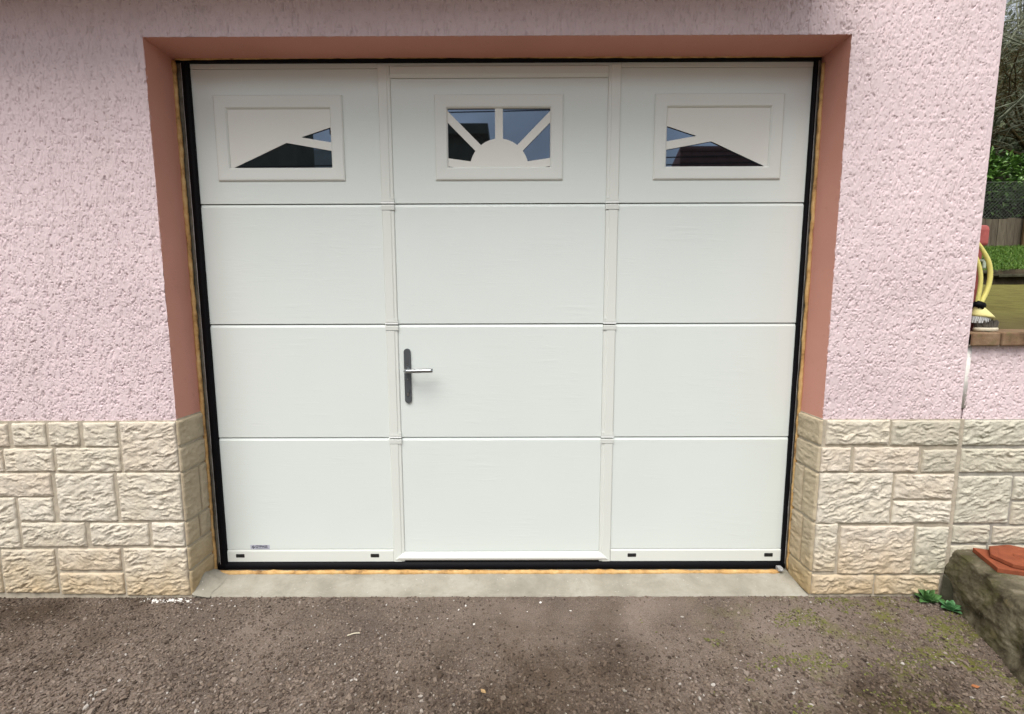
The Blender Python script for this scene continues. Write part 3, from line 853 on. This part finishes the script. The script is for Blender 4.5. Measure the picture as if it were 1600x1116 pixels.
# plaster flakes along the foot of the left pier
n = 150
fx = np.concatenate([rs.normal(-1.365, .045, 90), rs.uniform(-1.5, -1.3, 30), rs.uniform(-1.3, 1.3, 30)])
fy = np.concatenate([-.014 - np.abs(rs.normal(0, .012, 90)), -.012 - np.abs(rs.normal(0, .01, 30)), -.02 - np.abs(rs.normal(0, .10, 30))])
fs = .0013 + .0050 * rs.rand(n) ** 3
tag(pebbles('plaster_flakes', np.stack([fx, fy, ground_z(fx, fy) + fs * .3], -1), fs, MAT['plaster'], 8, .4), kind='stuff')

def dry_leaf(loc, size, mat, seed, label):
    r = random.Random(seed)
    out = [(0, -1), (.35, -.55), (.55, -.1), (.45, .35), (.2, .7), (0, 1.0), (-.2, .7), (-.5, .3), (-.5, -.15), (-.3, -.6)]
    a = r.uniform(0, 6.28)
    V = []
    for x, y in out:
        x *= r.uniform(.8, 1.15); z = .18 * abs(x) + .12 * y * y + r.uniform(0, .06)
        V.append(((x * math.cos(a) - y * math.sin(a)) * size, (x * math.sin(a) + y * math.cos(a)) * size, z * size + .002))
    V2 = [(x, y, z + .0008) for x, y, z in V]; n = len(V); c0 = (0, 0, .002); c1 = (0, 0, .0032)
    F = [(i, (i + 1) % n, 2 * n) for i in range(n)] + [(n + i, 2 * n + 1, n + (i + 1) % n) for i in range(n)] + [(i, n + i, n + (i + 1) % n, (i + 1) % n) for i in range(n)]
    o = mesh_py('fallen_leaf', V + V2 + [c0, c1], F, mat); o.location = loc
    tag(o, label, 'leaf')
    return o
def gz(x, y): return float(ground_z(np.array([x]), np.array([y]))[0])
dry_leaf((-.041, -.4767, gz(-.041, -.4767) + .003), .012, MAT['leaf_tan'], 1, 'small dry tan leaf lying on the gravel in front of the wicket door')
dry_leaf((1.529, -.4639, gz(1.529, -.4639) + .003), .013, MAT['leaf_orange'], 4, 'small rusty orange leaf on the gravel beside the mossy stone block')
tw = MB().tube(spline([(-.560, -.236, .004), (-.535, -.228, .007), (-.515, -.226, .006)], 5), [.0022] * 10 + [.0015], 7).build('twig', MAT['cream'], None, True)
tag(tw, 'pale broken twig lying on the gravel left of the centre', 'twig')

# ------------------------------------------------------------------ RIGHT: low garden wall
gw = thing('garden_wall', 'low pink garden wall with brick coping and stone base beside the house corner', 'wall', (1.86, .01, 0))
def gpart(o):
    o.matrix_parent_inverse = Matrix.Translation((-1.86, -.01, 0)); return o
gpart(render_sheet('render', 1.868, 3.3, .752, 1.052, .010, gw, seed=23))
gpart(MB().box(1.8525, 4.2, .0135, .24, -.05, 1.050).build('wall_body', MAT['side'], gw))
gpart(MB().box(3.3, 4.2, .006, .0135, .752, 1.050).build('render', MAT['side'], gw))
gpart(MB().prism_z([(1.8555, .013), (1.8565, .0075), (1.866, .0065), (1.876, .0085), (1.886, .013)], .80, 1.048).build('mortar_fillet', MAT['plaster'], gw, True))
gpart(MB().box(1.8685, 3.3, .004, .0128, -.05, .754).build('mortar', MAT['mortar_grey'], gw))
GS = [(1.871, .647, 2.133, .751), (2.145, .647, 2.36, .751), (1.872, .534, 2.168, .633), (2.18, .534, 2.40, .633), (1.872, .317, 2.093, .518), (2.104, .415, 2.30, .515), (2.106, .311, 2.30, .407),
      (1.873, .231, 2.027, .306), (2.041, .228, 2.209, .302), (2.22, .228, 2.4, .302), (1.873, .120, 2.02, .220), (2.03, .120, 2.25, .218)]
for i, (x0, z0, x1, z1) in enumerate(GS):
    gpart(stone('stone', (x0, .004, z0), XA, ZA, NF, x1 - x0, z1 - z0, MAT['stone_grey'], gw, 400 + i))
x = 1.8535
for i in range(12):
    wd = (.1045, .112, .108, .111)[i % 4]
    b = MB().box(x, x + wd, -.018, .235, 1.0525, 1.1045 + (.0, .0015, -.001)[i % 3]).build('brick', MAT['brick'], gw, bevel=.005, seg=2)
    gpart(b); x += wd + .009
gpart(MB().box(1.8535, x - .01, -.006, .225, 1.0505, 1.0965).build('mortar', MAT['mortar_grey'], gw))

# ------------------------------------------------------------------ mossy stone block, tiles, plants
bk = []
ns, nt = 200, 150
s = np.linspace(.0, 1.15, ns)                     # distance towards the camera from the wall
prof_t = np.linspace(0, 1, nt)
Sg, Tg = np.meshgrid(s, prof_t)
bx = np.interp(Sg, [0, .03, .062, .225, .337, .43, .8, 1.2], [1.858, 1.853, 1.846, 1.785, 1.738, 1.692, 1.53, 1.36])
tx_ = np.interp(Sg, [0, .03, .06, .173, .252, .341, .8, 1.2], [1.885, 1.874, 1.868, 1.848, 1.832, 1.803, 1.68, 1.55])
H = .205 + .004 * np.sin(Sg * 9)
f = np.clip(Tg / .42, 0, 1); g = np.clip((Tg - .42) / .58, 0, 1)
rnd = sstep(.75, 1, f)
Xb = bx + (tx_ - bx) * f + (2.75 - tx_) * g ** 1.25
Zb = -.03 + (H + .03) * f ** .92 - .006 * np.exp(-((Tg - .42) / .02) ** 2)
dis = .026 * fbm(Sg / .16, (Zb + Xb * .6) / .10, 301, 6, .58)
side = 1 - sstep(.39, .43, Tg)
Xb = Xb - dis * side - .012 * side * sstep(.2, .5, f) * np.sin(f * 3.1)
Zb = Zb + (.010 * fbm(Xb / .15, Sg / .15, 303, 5)) * sstep(.36, .46, Tg) * (1 - .8 * np.exp(-(((Xb - 1.98) / .14) ** 2 + ((Sg - .12) / .13) ** 2)))
Yb = -Sg + .012 * fbm(Xb / .1, Zb / .1, 305, 3)
V = np.stack([Xb, Yb, Zb], -1).reshape(-1, 3); F = grid_faces(nt, ns)
e0 = np.arange(nt) * ns; e1 = e0 + ns - 1                        # close both ends with a skirt down to the ground
m = len(V)
V = np.vstack([V, np.stack([V[e1][:, 0] + .03, V[e1][:, 1] - .02, np.full(nt, -.05)], -1)])
q = np.arange(nt) + m
F = np.vstack([F, np.stack([e1[:-1], e1[1:], q[1:], q[:-1]], -1)])
blk = mesh_np('stone_block', V, F, MAT['rock'])
tag(blk, 'large rough stone block dark with moss at the foot of the garden wall', 'stone block')

t1 = MB()
a, b = Vector((1.936, -.026)), Vector((1.884, -.172))
u = Vector((.148, -.053)) / .1572
q = [a, b, b + u * .20, a + u * .20]
t1.rings([[(p.x, p.y, .2075) for p in q], [(p.x, p.y, .2245) for p in q], [(p.x + (1.99 - p.x) * .02, p.y + (-.12 - p.y) * .02, .2262) for p in q]], True)
tag(t1.build('terracotta_tile', MAT['terracotta'], None, bevel=.003), 'flat square terracotta tile lying directly on the mossy stone block', 'tile')
cx, cy = 2.035, -.128
oct_ = lambda r, rot=.15: [(cx + r * math.cos(rot + 2 * math.pi * k / 8 + math.pi / 8) * 1.12, cy + r * math.sin(rot + 2 * math.pi * k / 8 + math.pi / 8) * .88) for k in range(8)]
t2 = MB()
L = [(.098, 0), (.103, .004), (.103, .0165), (.099, .0185), (.078, .0180), (.074, .0150), (.036, .0150), (.032, .0180), (.024, .0185), (.019, .0165), (.010, .0175)]
t2.rings([[(x_, y_, .2268 + z_ - (y_ + .128) * -.02) for x_, y_ in oct_(r_)] for r_, z_ in L], True)
tag(t2.build('terracotta_tile', MAT['terracotta'], None), 'eight-sided terracotta tile with raised round centre resting on the flat square tile', 'tile')

def rosette(loc, nleaf, size, mat, seed, label, flat):
    r = random.Random(seed)
    root = thing('weed', label, 'plant', loc, 'weeds at the foot of the wall')
    for k in range(nleaf):
        a = k * 2.39996 + r.uniform(-.2, .2); el = r.uniform(.55, 1.3) if k > nleaf * .35 else r.uniform(.2, .7)
        L = size * r.uniform(.75, 1.1) * (1 if k < nleaf * .7 else .65)
        V = []; F = []
        m = 7
        for i in range(m):
            t = i / (m - 1)
            w_ = L * (.06 if i == 0 else .27 * math.sin(math.pi * min(1, .12 + t * .86)) ** .8)
            rr = L * t; h = math.sin(el) * rr + .10 * L * math.sin(t * 2.2) - flat * L * t * t * .35
            wav = .03 * L * math.sin(i * 2.1 + k)
            for sd in (-1, 0, 1):
                V.append((rr * math.cos(a) * math.cos(el) - sd * w_ * math.sin(a), rr * math.sin(a) * math.cos(el) + sd * w_ * math.cos(a), h + abs(sd) * w_ * .35 + sd * wav))
        for i in range(m - 1):
            for j in range(2):
                F.append((i * 3 + j, i * 3 + j + 1, i * 3 + 4 + j, i * 3 + 3 + j))
        o = mesh_py('leaf', V, F, mat, root, True)
        sol = o.modifiers.new('thickness', 'SOLIDIFY'); sol.thickness = .0008
rosette((1.765, -.040, gz(1.77, -.04)), 26, .056, MAT['rosette'], 1, 'bright green weed with pointed leaves against the right stone base', .3)
rosette((1.806, -.090, gz(1.81, -.09)), 18, .046, MAT['rosette_b'], 2, 'bluish green rounder weed tucked against the mossy stone block', .2)
MB().add([(1.832, -.016, -.01), (1.852, -.060, -.01), (1.868, -.010, -.01), (1.842, -.013, .098), (1.853, -.040, .085), (1.870, -.008, .112)], [(0, 1, 4, 3), (1, 2, 5, 4), (0, 3, 5, 2), (3, 4, 5), (0, 2, 1)]).build('mortar_wedge', MAT['edging'], gw).matrix_parent_inverse = Matrix.Translation((-1.86, -.01, 0))

# ------------------------------------------------------------------ red post, brushes on the coping
post = thing('red_post', 'faded red post with rounded head standing behind the house corner', 'post', (1.962, .115, 1.104))
def rel(o, p):
    o.matrix_parent_inverse = Matrix.Translation(-p.location); return o
rel(MB().box(1.945, 1.9695, .100, .128, 1.104, 1.4565).build('shaft', MAT['red'], post, bevel=.004), post)
rel(MB().prism([(.096, 1.452), (.133, 1.452), (.136, 1.462), (.136, 1.515), (.130, 1.528), (.118, 1.535), (.108, 1.535), (.097, 1.527), (.093, 1.514), (.093, 1.462)], 1.942, 1.983).build('head', MAT['red'], post, bevel=.005, seg=3), post)
rel(MB().tube(spline([(1.950, .105, 1.389), (1.955, .085, 1.391), (1.958, .078, 1.386), (1.9585, .077, 1.358)], 5), .0058, 8).build('hook', MAT['pale'], post, True), post)

br = thing('loop_brush', 'yellow brush with long curved double handle and white bristles standing on another brush', 'brush', (1.962, .07, 1.158))
rel(MB().tube(spline([(1.912, .084, 1.480), (1.928, .080, 1.458), (1.944, .075, 1.430), (1.964, .07, 1.390), (1.978, .07, 1.345), (1.979, .07, 1.300), (1.971, .07, 1.262), (1.958, .07, 1.228), (1.951, .07, 1.205)], 7), [.0040 + .0045 * min(1, k / 22) for k in range(57)], 10).build('handle', MAT['yellow'], br, True), br)
rel(MB().tube(spline([(1.914, .082, 1.425), (1.933, .074, 1.372), (1.942, .070, 1.325), (1.944, .07, 1.280), (1.941, .07, 1.240), (1.939, .07, 1.205)], 7), .0075, 10).build('handle', MAT['yellow'], br, True), br)
rel(MB().tube([(1.9400, .07, 1.200), (1.9520, .07, 1.2200)], [.0205, .0195], 16).tube([(1.934, .07, 1.2015), (1.966, .07, 1.2115)], [.012, .012], 12).build('collar', MAT['rubber'], br, True), br)
hd_ = [(.018, .010, 1.204, 1.951), (.024, .016, 1.196, 1.954), (.033, .023, 1.183, 1.961), (.041, .028, 1.172, 1.9665), (.043, .029, 1.166, 1.968), (.038, .026, 1.163, 1.966)]
rel(MB().rings([[(cxx + rx * math.cos(2 * math.pi * k / 22), .07 + ry * math.sin(2 * math.pi * k / 22), z + (cxx + rx * math.cos(2 * math.pi * k / 22) - 1.96) * -.14) for k in range(22)] for rx, ry, z, cxx in hd_], True).build('brush_head', MAT['yellow_pale'], br, True), br)
bw = MB(); r_ = random.Random(4)
for k in range(34):
    a = 2 * math.pi * k / 34
    for q in range(2):
        rr_ = (1, .7)[q]
        x0, y0 = 1.962 + .033 * rr_ * math.cos(a), .07 + .022 * rr_ * math.sin(a)
        bw.tube([(x0, y0, 1.168), (x0 + r_.uniform(-.003, .003) - .004, y0 + r_.uniform(-.002, .002), 1.140)], [.0022, .0016], 4)
rel(bw.build('bristles', MAT['bristle_w'], br), br)
b2 = thing('scrubbing_brush', 'upturned scrubbing brush with grey bristles and cream base at the end of the coping', 'brush', (1.98, .06, 1.1055))
rel(MB().rings([[(1.977 + rx * math.cos(t) * (1 if abs(math.cos(t)) < .8 else 1), .062 + ry * math.sin(t), z) for t in [2 * math.pi * k / 24 for k in range(24)]] for rx, ry, z in ((.040, .026, 1.1055), (.043, .029, 1.108), (.0435, .0295, 1.118), (.041, .027, 1.121))], True).build('base', MAT['cream'], b2, True), b2)
bd = MB()
for k in range(230):
    a, rr_ = r_.uniform(0, 6.283), math.sqrt(r_.random())
    x0, y0 = 1.977 + .038 * rr_ * math.cos(a), .062 + .025 * rr_ * math.sin(a)
    bd.tube([(x0, y0, 1.119), (x0 + .006 * math.cos(a) * rr_ + r_.uniform(-.004, .004), y0 + r_.uniform(-.003, .003), 1.119 + r_.uniform(.024, .036) * (1.1 - .25 * rr_))], [.0019, .0015], 4)
rel(bd.build('bristles', MAT['bristle_d'], b2), b2)

# ------------------------------------------------------------------ GARDEN behind
def sheet(name, x0, x1, y0, y1, nx, ny, zf, mat):
    X, Y = np.meshgrid(np.linspace(x0, x1, nx), np.linspace(y0, y1, ny))
    return tag(mesh_np(name, np.stack([X, Y, zf(X, Y)], -1).reshape(-1, 3), grid_faces(ny, nx), mat), kind='structure')
zm = lambda X, Y: 1.085 + (Y - .24) * .118 + .006 * fbm(X / .7, Y / .7, 401) * sstep(.24, .5, Y) + .0022 * fbm(X / .05, Y / .05, 402)
sheet('moss_ground', 1.851, 10, .236, 3.06, 560, 240, zm, MAT['moss'])
zl = lambda X, Y: 1.555 + (Y - 3.06) * .208 + .05 * fbm(X / .6, Y / .6, 403)
sheet('bank', 1.851, 14, 3.04, 3.24, 400, 6, lambda X, Y: np.where(Y < 3.06, 1.30, zl(X, Y) + .012 - .09 * np.maximum(Y - 3.10, 0)), MAT['soil'])
sheet('lawn', 1.851, 14, 3.08, 6.6, 160, 60, zl, MAT['lawn'])
r = random.Random(11)
x = 3.6; k = 0
edge0 = None
while x < 9.2:
    wd = r.uniform(.24, .52); th = r.uniform(.020, .034); dp = r.uniform(.16, .24)
    V = []
    loop = [(0, 0), (wd * .5, r.uniform(-.02, .01)), (wd, r.uniform(-.015, .02)), (wd - r.uniform(0, .03), dp), (wd * .45, dp + r.uniform(-.02, .02)), (r.uniform(0, .03), dp)]
    tz = r.uniform(-.012, .014); tl = r.uniform(-.05, .05)
    rg = [[(px + (wd / 2 - px) * q, py + (dp / 2 - py) * q, z + tl * px) for px, py in loop] for q, z in ((0, 0), (-.02, th * .5), (.03, th))]
    o = MB().rings(rg, True).build('edging_stone', MAT['edging'], None)
    o.location = (x, 3.0 + r.uniform(-.02, .02), float(zl(np.array([x]), np.array([3.08]))[0]) - .035 + tz)
    tag(o, 'flat broken stone in the row edging the lawn above the mossy ground', 'edging stone', 'stones edging the lawn')
    x += wd + r.uniform(.012, .04)

# grass
def blades(name, P, length, width, mat, seed, lean=.5):
    q = np.random.RandomState(seed); n = len(P)
    a = q.rand(n) * 6.283; ln = length * q.uniform(.6, 1.3, n); le = q.uniform(.05, lean, n); b = q.rand(n) * 6.283
    dx, dy = np.cos(a) * width, np.sin(a) * width
    lx, ly = np.cos(b) * ln * le, np.sin(b) * ln * le
    p0 = P + np.stack([dx, dy, dx * 0], -1); p1 = P - np.stack([dx, dy, dx * 0], -1)
    m0 = P + np.stack([dx * .7 + lx * .4, dy * .7 + ly * .4, ln * .6], -1); m1 = P + np.stack([-dx * .7 + lx * .4, -dy * .7 + ly * .4, ln * .6], -1)
    tp = P + np.stack([lx, ly, ln * (1 - le * .3)], -1)
    V = np.stack([p0, p1, m1, m0, tp], 1).reshape(-1, 3)
    o = np.arange(n)[:, None] * 5
    F = np.concatenate([o + np.array([0, 1, 2]), o + np.array([0, 2, 3]), o + np.array([3, 2, 4])])
    return tag(mesh_np(name, V, F, mat), kind='stuff')
q = np.random.RandomState(21); n = 60000
gx_ = q.uniform(3.6, 10.8, n); gy_ = 3.08 + 3.3 * q.rand(n) ** 1.1
blades('grass', np.stack([gx_, gy_, zl(gx_, gy_) - .005], -1), .042, .0042, MAT['grass'], 22, .9)

# fence: boards at the foot, chain link above, brown posts
fence = thing('garden_fence', 'chain link fence with weathered boards along its foot and brown posts', 'fence', (8, 6, 2.1))
def frel(o): o.matrix_parent_inverse = Matrix.Translation((-8, -6, -2.1)); return o
x = 4.6; r = random.Random(31); proto = None
while x < 12.0:
    wd = r.uniform(.10, .145)
    zb = float(zl(np.array([x]), np.array([6.0]))[0]) - .06
    frel(MB().box(x, x + wd, 6.0 + r.uniform(-.008, .008), 6.026, zb, 2.635 + r.uniform(-.018, .012)).build('board', MAT['board'], fence, bevel=.004))
    x += wd + r.uniform(.004, .012)
for px0 in (6.25, 8.575, 10.9):
    frel(MB().prism_z([(px0 + .055 * math.cos(2 * math.pi * k / 10), 5.93 + .055 * math.sin(2 * math.pi * k / 10)) for k in range(10)], 1.9, 3.30).build('post', MAT['fencepost'], fence))
wm = MB()
z0, z1 = 2.63, 3.215; pitch = .062; hgt = z1 - z0
xs = 4.6
while xs < 12.0:
    for sg in (1, -1):
        xa = xs; xb = xs + sg * hgt
        wm.tube([(xa, 6.0, z0), (xb, 6.003 * 1, z1)], .0019, 3, False)
    xs += pitch
frel(wm.build('wire_mesh', MAT['wire'], fence))
for z in (z1, 2.93):
    frel(MB().tube([(4.6, 5.995, z), (6.25, 5.993, z - .006), (8.575, 5.995, z), (10.9, 5.993, z - .004), (12, 5.995, z)], .0034 if z == z1 else .002, 5).build('wire', MAT['wire'], fence))

# leaf clouds
def leaf_cards(name, P, Nrm, L, Wd, mat, seed, parent=None, droop=.4, smooth=False):
    q = np.random.RandomState(seed); n = len(P)
    d = Nrm + q.normal(0, .55, (n, 3)); d /= np.linalg.norm(d, axis=1, keepdims=True)
    d[:, 2] -= droop * q.rand(n); d /= np.linalg.norm(d, axis=1, keepdims=True)
    up = np.array([0, 0, 1.0]) + q.normal(0, .5, (n, 3))
    sd = np.cross(d, up); sd /= np.linalg.norm(sd, axis=1, keepdims=True) + 1e-9
    nn = np.cross(sd, d)
    ln = (L * q.uniform(.65, 1.25, n))[:, None]; w_ = (Wd * q.uniform(.7, 1.2, n))[:, None]
    a = P; m0 = P + d * ln * .5 + sd * w_ + nn * w_ * .35; m1 = P + d * ln * .5 - sd * w_ + nn * w_ * .35; mc = P + d * ln * .5
    tp = P + d * ln - nn * ln * .12
    V = np.stack([a, m0, tp, m1, mc], 1).reshape(-1, 3)
    o = np.arange(n)[:, None] * 5
    F = np.concatenate([o + np.array(t) for t in ((0, 4, 1), (1, 4, 2), (0, 3, 4), (4, 3, 2))])
    return mesh_np(name, V, F, mat, parent, smooth)
hedge = thing('laurel_hedge', 'tall dark green laurel hedge with glossy leaves behind the chain link fence', 'hedge', (8.5, 7.4, 2.2))
q = np.random.RandomState(41)
def hedge_surf(n, depth):
    x = q.uniform(4.4, 12.6, n); u = q.rand(n)
    # front face, then rounded top
    top = 4.05 + .22 * fbm(x / .7, x * 0, 411) + .12 * perlin(x / .25, x * 0 + 7, 412)
    front = u < .62
    z = np.where(front, 2.1 + (top - 2.1) * q.rand(n), top - .10 * q.rand(n))
    y = np.where(front, 6.75 + .12 * perlin(x / .5, z / .4, 413) + .5 * sstep(.72, 1, (z - 2.1) / (top - 2.1)), 7.1 + 1.5 * q.rand(n))
    hrel_ = (z - 2.1) / (top - 2.1)
    y = y + .50 * sstep(.80, .25, hrel_)
    ok = ~((hrel_ < .55) & (q.rand(n) < .72)); x, y, z, front = x[ok], y[ok], z[ok], front[ok]; n = len(x)
    P = np.stack([x, y + depth * q.rand(n), z - depth * .3 * q.rand(n)], -1)
    Nn = np.where(front[:, None], np.array([[0, -1.0, .35]]), np.array([[0, -.25, 1.0]]))
    return P, Nn
P, Nn = hedge_surf(26000, .32)
lv = leaf_cards('leaves', P, Nn, .125, .024, MAT['laurel'], 42, hedge, .3)
lv.matrix_parent_inverse = Matrix.Translation((-8.5, -7.4, -2.2)); lv['kind'] = 'stuff'
X, Z = np.meshgrid(np.linspace(4.4, 12.6, 120), np.linspace(2.0, 4.0, 30))
core = MB()
Y = 7.05 + .1 * perlin(X / .5, Z / .4, 413) + .45 * sstep(.7, 1, (Z - 2.0) / 2.0) + .5 * sstep(.8, .25, (Z - 2.0) / 2.0)
Vc = np.stack([X, Y, Z + .1 * perlin(X / .6, X * 0, 411) * sstep(2, 4, Z)], -1)
back = np.stack([X[-1], np.full(120, 8.6), np.full(120, 3.95)], -1)
Vall = np.vstack([Vc.reshape(-1, 3), back, np.stack([X[-1], np.full(120, 8.6), np.full(120, 2.0)], -1)])
Fc = np.vstack([grid_faces(30, 120), grid_faces(3, 120, 29 * 120)])
ho = mesh_np('shade_core', Vall, Fc, MAT['hedge_shade'], hedge); ho.matrix_parent_inverse = Matrix.Translation((-8.5, -7.4, -2.2))  # added solid core: stops light through the leaves, paints the hedge's dark inside

# wooded bank behind
zh = lambda X, Y: 2.0 + sstep(7.5, 24, Y) * 10.5 + .5 * fbm(X / 3, Y / 3, 421)
sheet('hill', -2, 60, 6.5, 60, 120, 100, lambda X, Y: zh(X, Y) - .0 + np.where(Y > 24, (Y - 24) * .12, 0), MAT['hill'])
q = np.random.RandomState(51); n = 95000
cl = q.uniform(0, 1, (420, 2)); cy_ = 9.4 + cl[:, 1] * 9; cl = np.stack([1.12 * cy_ - 4.5 + cl[:, 0] * 8.5, cy_], -1)
cz = zh(cl[:, 0], cl[:, 1]); cr = q.uniform(.5, 1.5, 420); chh = q.uniform(1.4, 4.0, 420)
idx = q.randint(0, 420, n)
dv = q.normal(0, 1, (n, 3)); dv /= np.linalg.norm(dv, axis=1, keepdims=True); dv[:, 2] = np.abs(dv[:, 2])
P = np.stack([cl[idx, 0] + dv[:, 0] * cr[idx], cl[idx, 1] + dv[:, 1] * cr[idx], cz[idx] + dv[:, 2] * chh[idx] * q.uniform(.6, 1, n)], -1)
wd_ = leaf_cards('undergrowth', P, dv, .24, .055, MAT['ivy'], 52, None, .5)
tag(wd_, kind='stuff')

# bare trees
def bare_tree(base, height, r0, seed, label, lean=(0, 0), mat='bark', spread=.75, levels=5, crown_low=.18):
    r = random.Random(seed); tr = MB(); brs = MB(); tw = MB()
    root = thing('bare_tree', label, 'tree', base)
    def grow(p, d, L, rad, lv):
        n = 5 if lv < 3 else 3
        pts = [p]; rr = [rad]; dd = d.copy()
        kids = []
        for i in range(n):
            dd = (dd + Vector((r.gauss(0, .16), r.gauss(0, .16), r.gauss(.03, .12)))).normalized()
            p = p + dd * L / n
            pts.append(p); rr.append(rad * (1 - .55 * (i + 1) / n))
            kids.append((p.copy(), dd.copy(), rr[-1], (i + 1) / n))
        tgt = tr if lv == 0 else (brs if lv < 3 else tw)
        tgt.tube(pts, rr, 7 if lv == 0 else (5 if lv < 3 else 3), False)
        if lv >= levels: return
        nk = (9, 6, 5, 4, 3)[min(lv, 4)]
        for k in range(nk):
            t = r.uniform(crown_low if lv == 0 else .15, 1)
            kp, kd, kr, kt = kids[min(n - 1, int(t * n))]
            side = Vector((r.gauss(0, 1), r.gauss(0, 1), r.gauss(.15, .5))).normalized()
            nd = (kd * (1 - spread) + side * spread).normalized()
            grow(kp, nd, L * r.uniform(.42, .68), max(.004, kr * r.uniform(.45, .7)), lv + 1)
    grow(Vector((0, 0, -.2)), Vector((lean[0], lean[1], 1)).normalized(), height, r0, 0)
    tr.build('trunk', MAT[mat], root, True)
    brs.build('branches', MAT[mat], root, True)
    o = tw.build('twigs', MAT[mat], root); o['kind'] = 'stuff'
    return root
bare_tree((13.7, 9.6, 3.0), 5.2, .11, 3, 'bare tree with tangled lichen-grey branches spreading low above the laurel hedge', (-.10, -.05), crown_low=.10)
bare_tree((16.6, 12.2, 4.4), 7.0, .15, 8, 'tall bare tree with fine twigs against the sky at the house corner', (-.16, 0))
bare_tree((10.0, 8.8, 2.6), 5.0, .10, 21, 'bare tree mostly hidden behind the corner of the pink house', (.16, .02), crown_low=.15)
bare_tree((12.75, 8.9, 2.6), 3.6, .075, 15, 'leaning bare tree with mossy brown trunk just beyond the hedge', (-.40, .1), 'bark_brown')

# ------------------------------------------------------------------ houses across the street (seen mirrored in the door windows)
oh = thing('street_house', 'tall dark house across the street, mirrored in the middle door window', 'house', (-3.7, -17, 0))
def hrel(o, p): o.matrix_parent_inverse = Matrix.Translation(-Vector(p.location)); return o
hb = MB(); hb.box(-6.3, -1.0, -22, -15, -.1, 7.25)
hrel(hb.build('wall', MAT['slate'], oh), oh)
hrel(MB().prism_z([(-6.4, -22.3), (-.8, -22.3), (-.8, -14.7), (-6.4, -14.7)], 7.25, 7.6).build('roof', MAT['slate'], oh), oh)
for wx in (-5.6, -4.0, -2.4):
    hrel(MB().box(wx, wx + .9, -14.99, -14.9, 3.6, 5.0).build('window', MAT['facade'], oh), oh)
oh2 = thing('tile_roof_house', 'house with broad brown tiled roof across the street, mirrored in the right door window', 'house', (12, -17, 0))
hrel(MB().box(6.8, 18, -21, -15.3, -.1, 4.88).build('wall', MAT['facade'], oh2), oh2)
V = [(6.06, -14.8, 4.9), (18.6, -14.8, 4.9), (18.6, -16.2, 7.3), (6.55, -16.2, 7.3), (6.55, -21.4, 4.9), (18.6, -21.4, 4.9)]
hrel(mesh_py('roof', V, [(0, 1, 2, 3), (3, 2, 5, 4), (0, 3, 4), (1, 5, 2), (0, 4, 5, 1)], MAT['roof_brown'], oh2), oh2)
for k in range(9):
    z = 5.0 + k * .26; y = -14.76 - (z - 4.9) * 1.4 / 2.4
    hrel(MB().box(6.12 + k * .045, 18.6, y - .05, y + .02, z - .02, z + .05).build('tile_course', MAT['roof_brown'], oh2), oh2)
for k, (wz_, yy_) in enumerate(((5.12, -11.0), (5.34, -11.02), (5.62, -11.3), (6.9, -11.1))):
    wv = MB().tube([(x_, yy_, wz_ - .35 * (1 - (x_ / 28) ** 2) + .02 * x_) for x_ in range(-28, 29, 4)], .017, 5).build('overhead_wire', MAT['dark'], None, True)
    tag(wv, 'thin black overhead wire along the street, mirrored in the door windows', 'wire', 'overhead wires along the street')
oh3 = thing('grey_house', 'plain grey house across the street, mirrored in the left door window', 'house', (-14, -17, 0))
hrel(MB().box(-12.5, -7.75, -16.2, -15, -.1, 5.8).build('wall', MAT['slate'], oh3), oh3)
hrel(MB().box(-7.1, -5.6, -24, -22.2, -.1, 9.2).box(-12, -7.1, -24, -22.2, -.1, 9.2).build('rear_wing', MAT['facade'], oh3), oh3)
hrel(MB().box(-12.8, -7.65, -16.3, -14.8, 5.8, 8.6).build('roof', MAT['slate'], oh3), oh3)
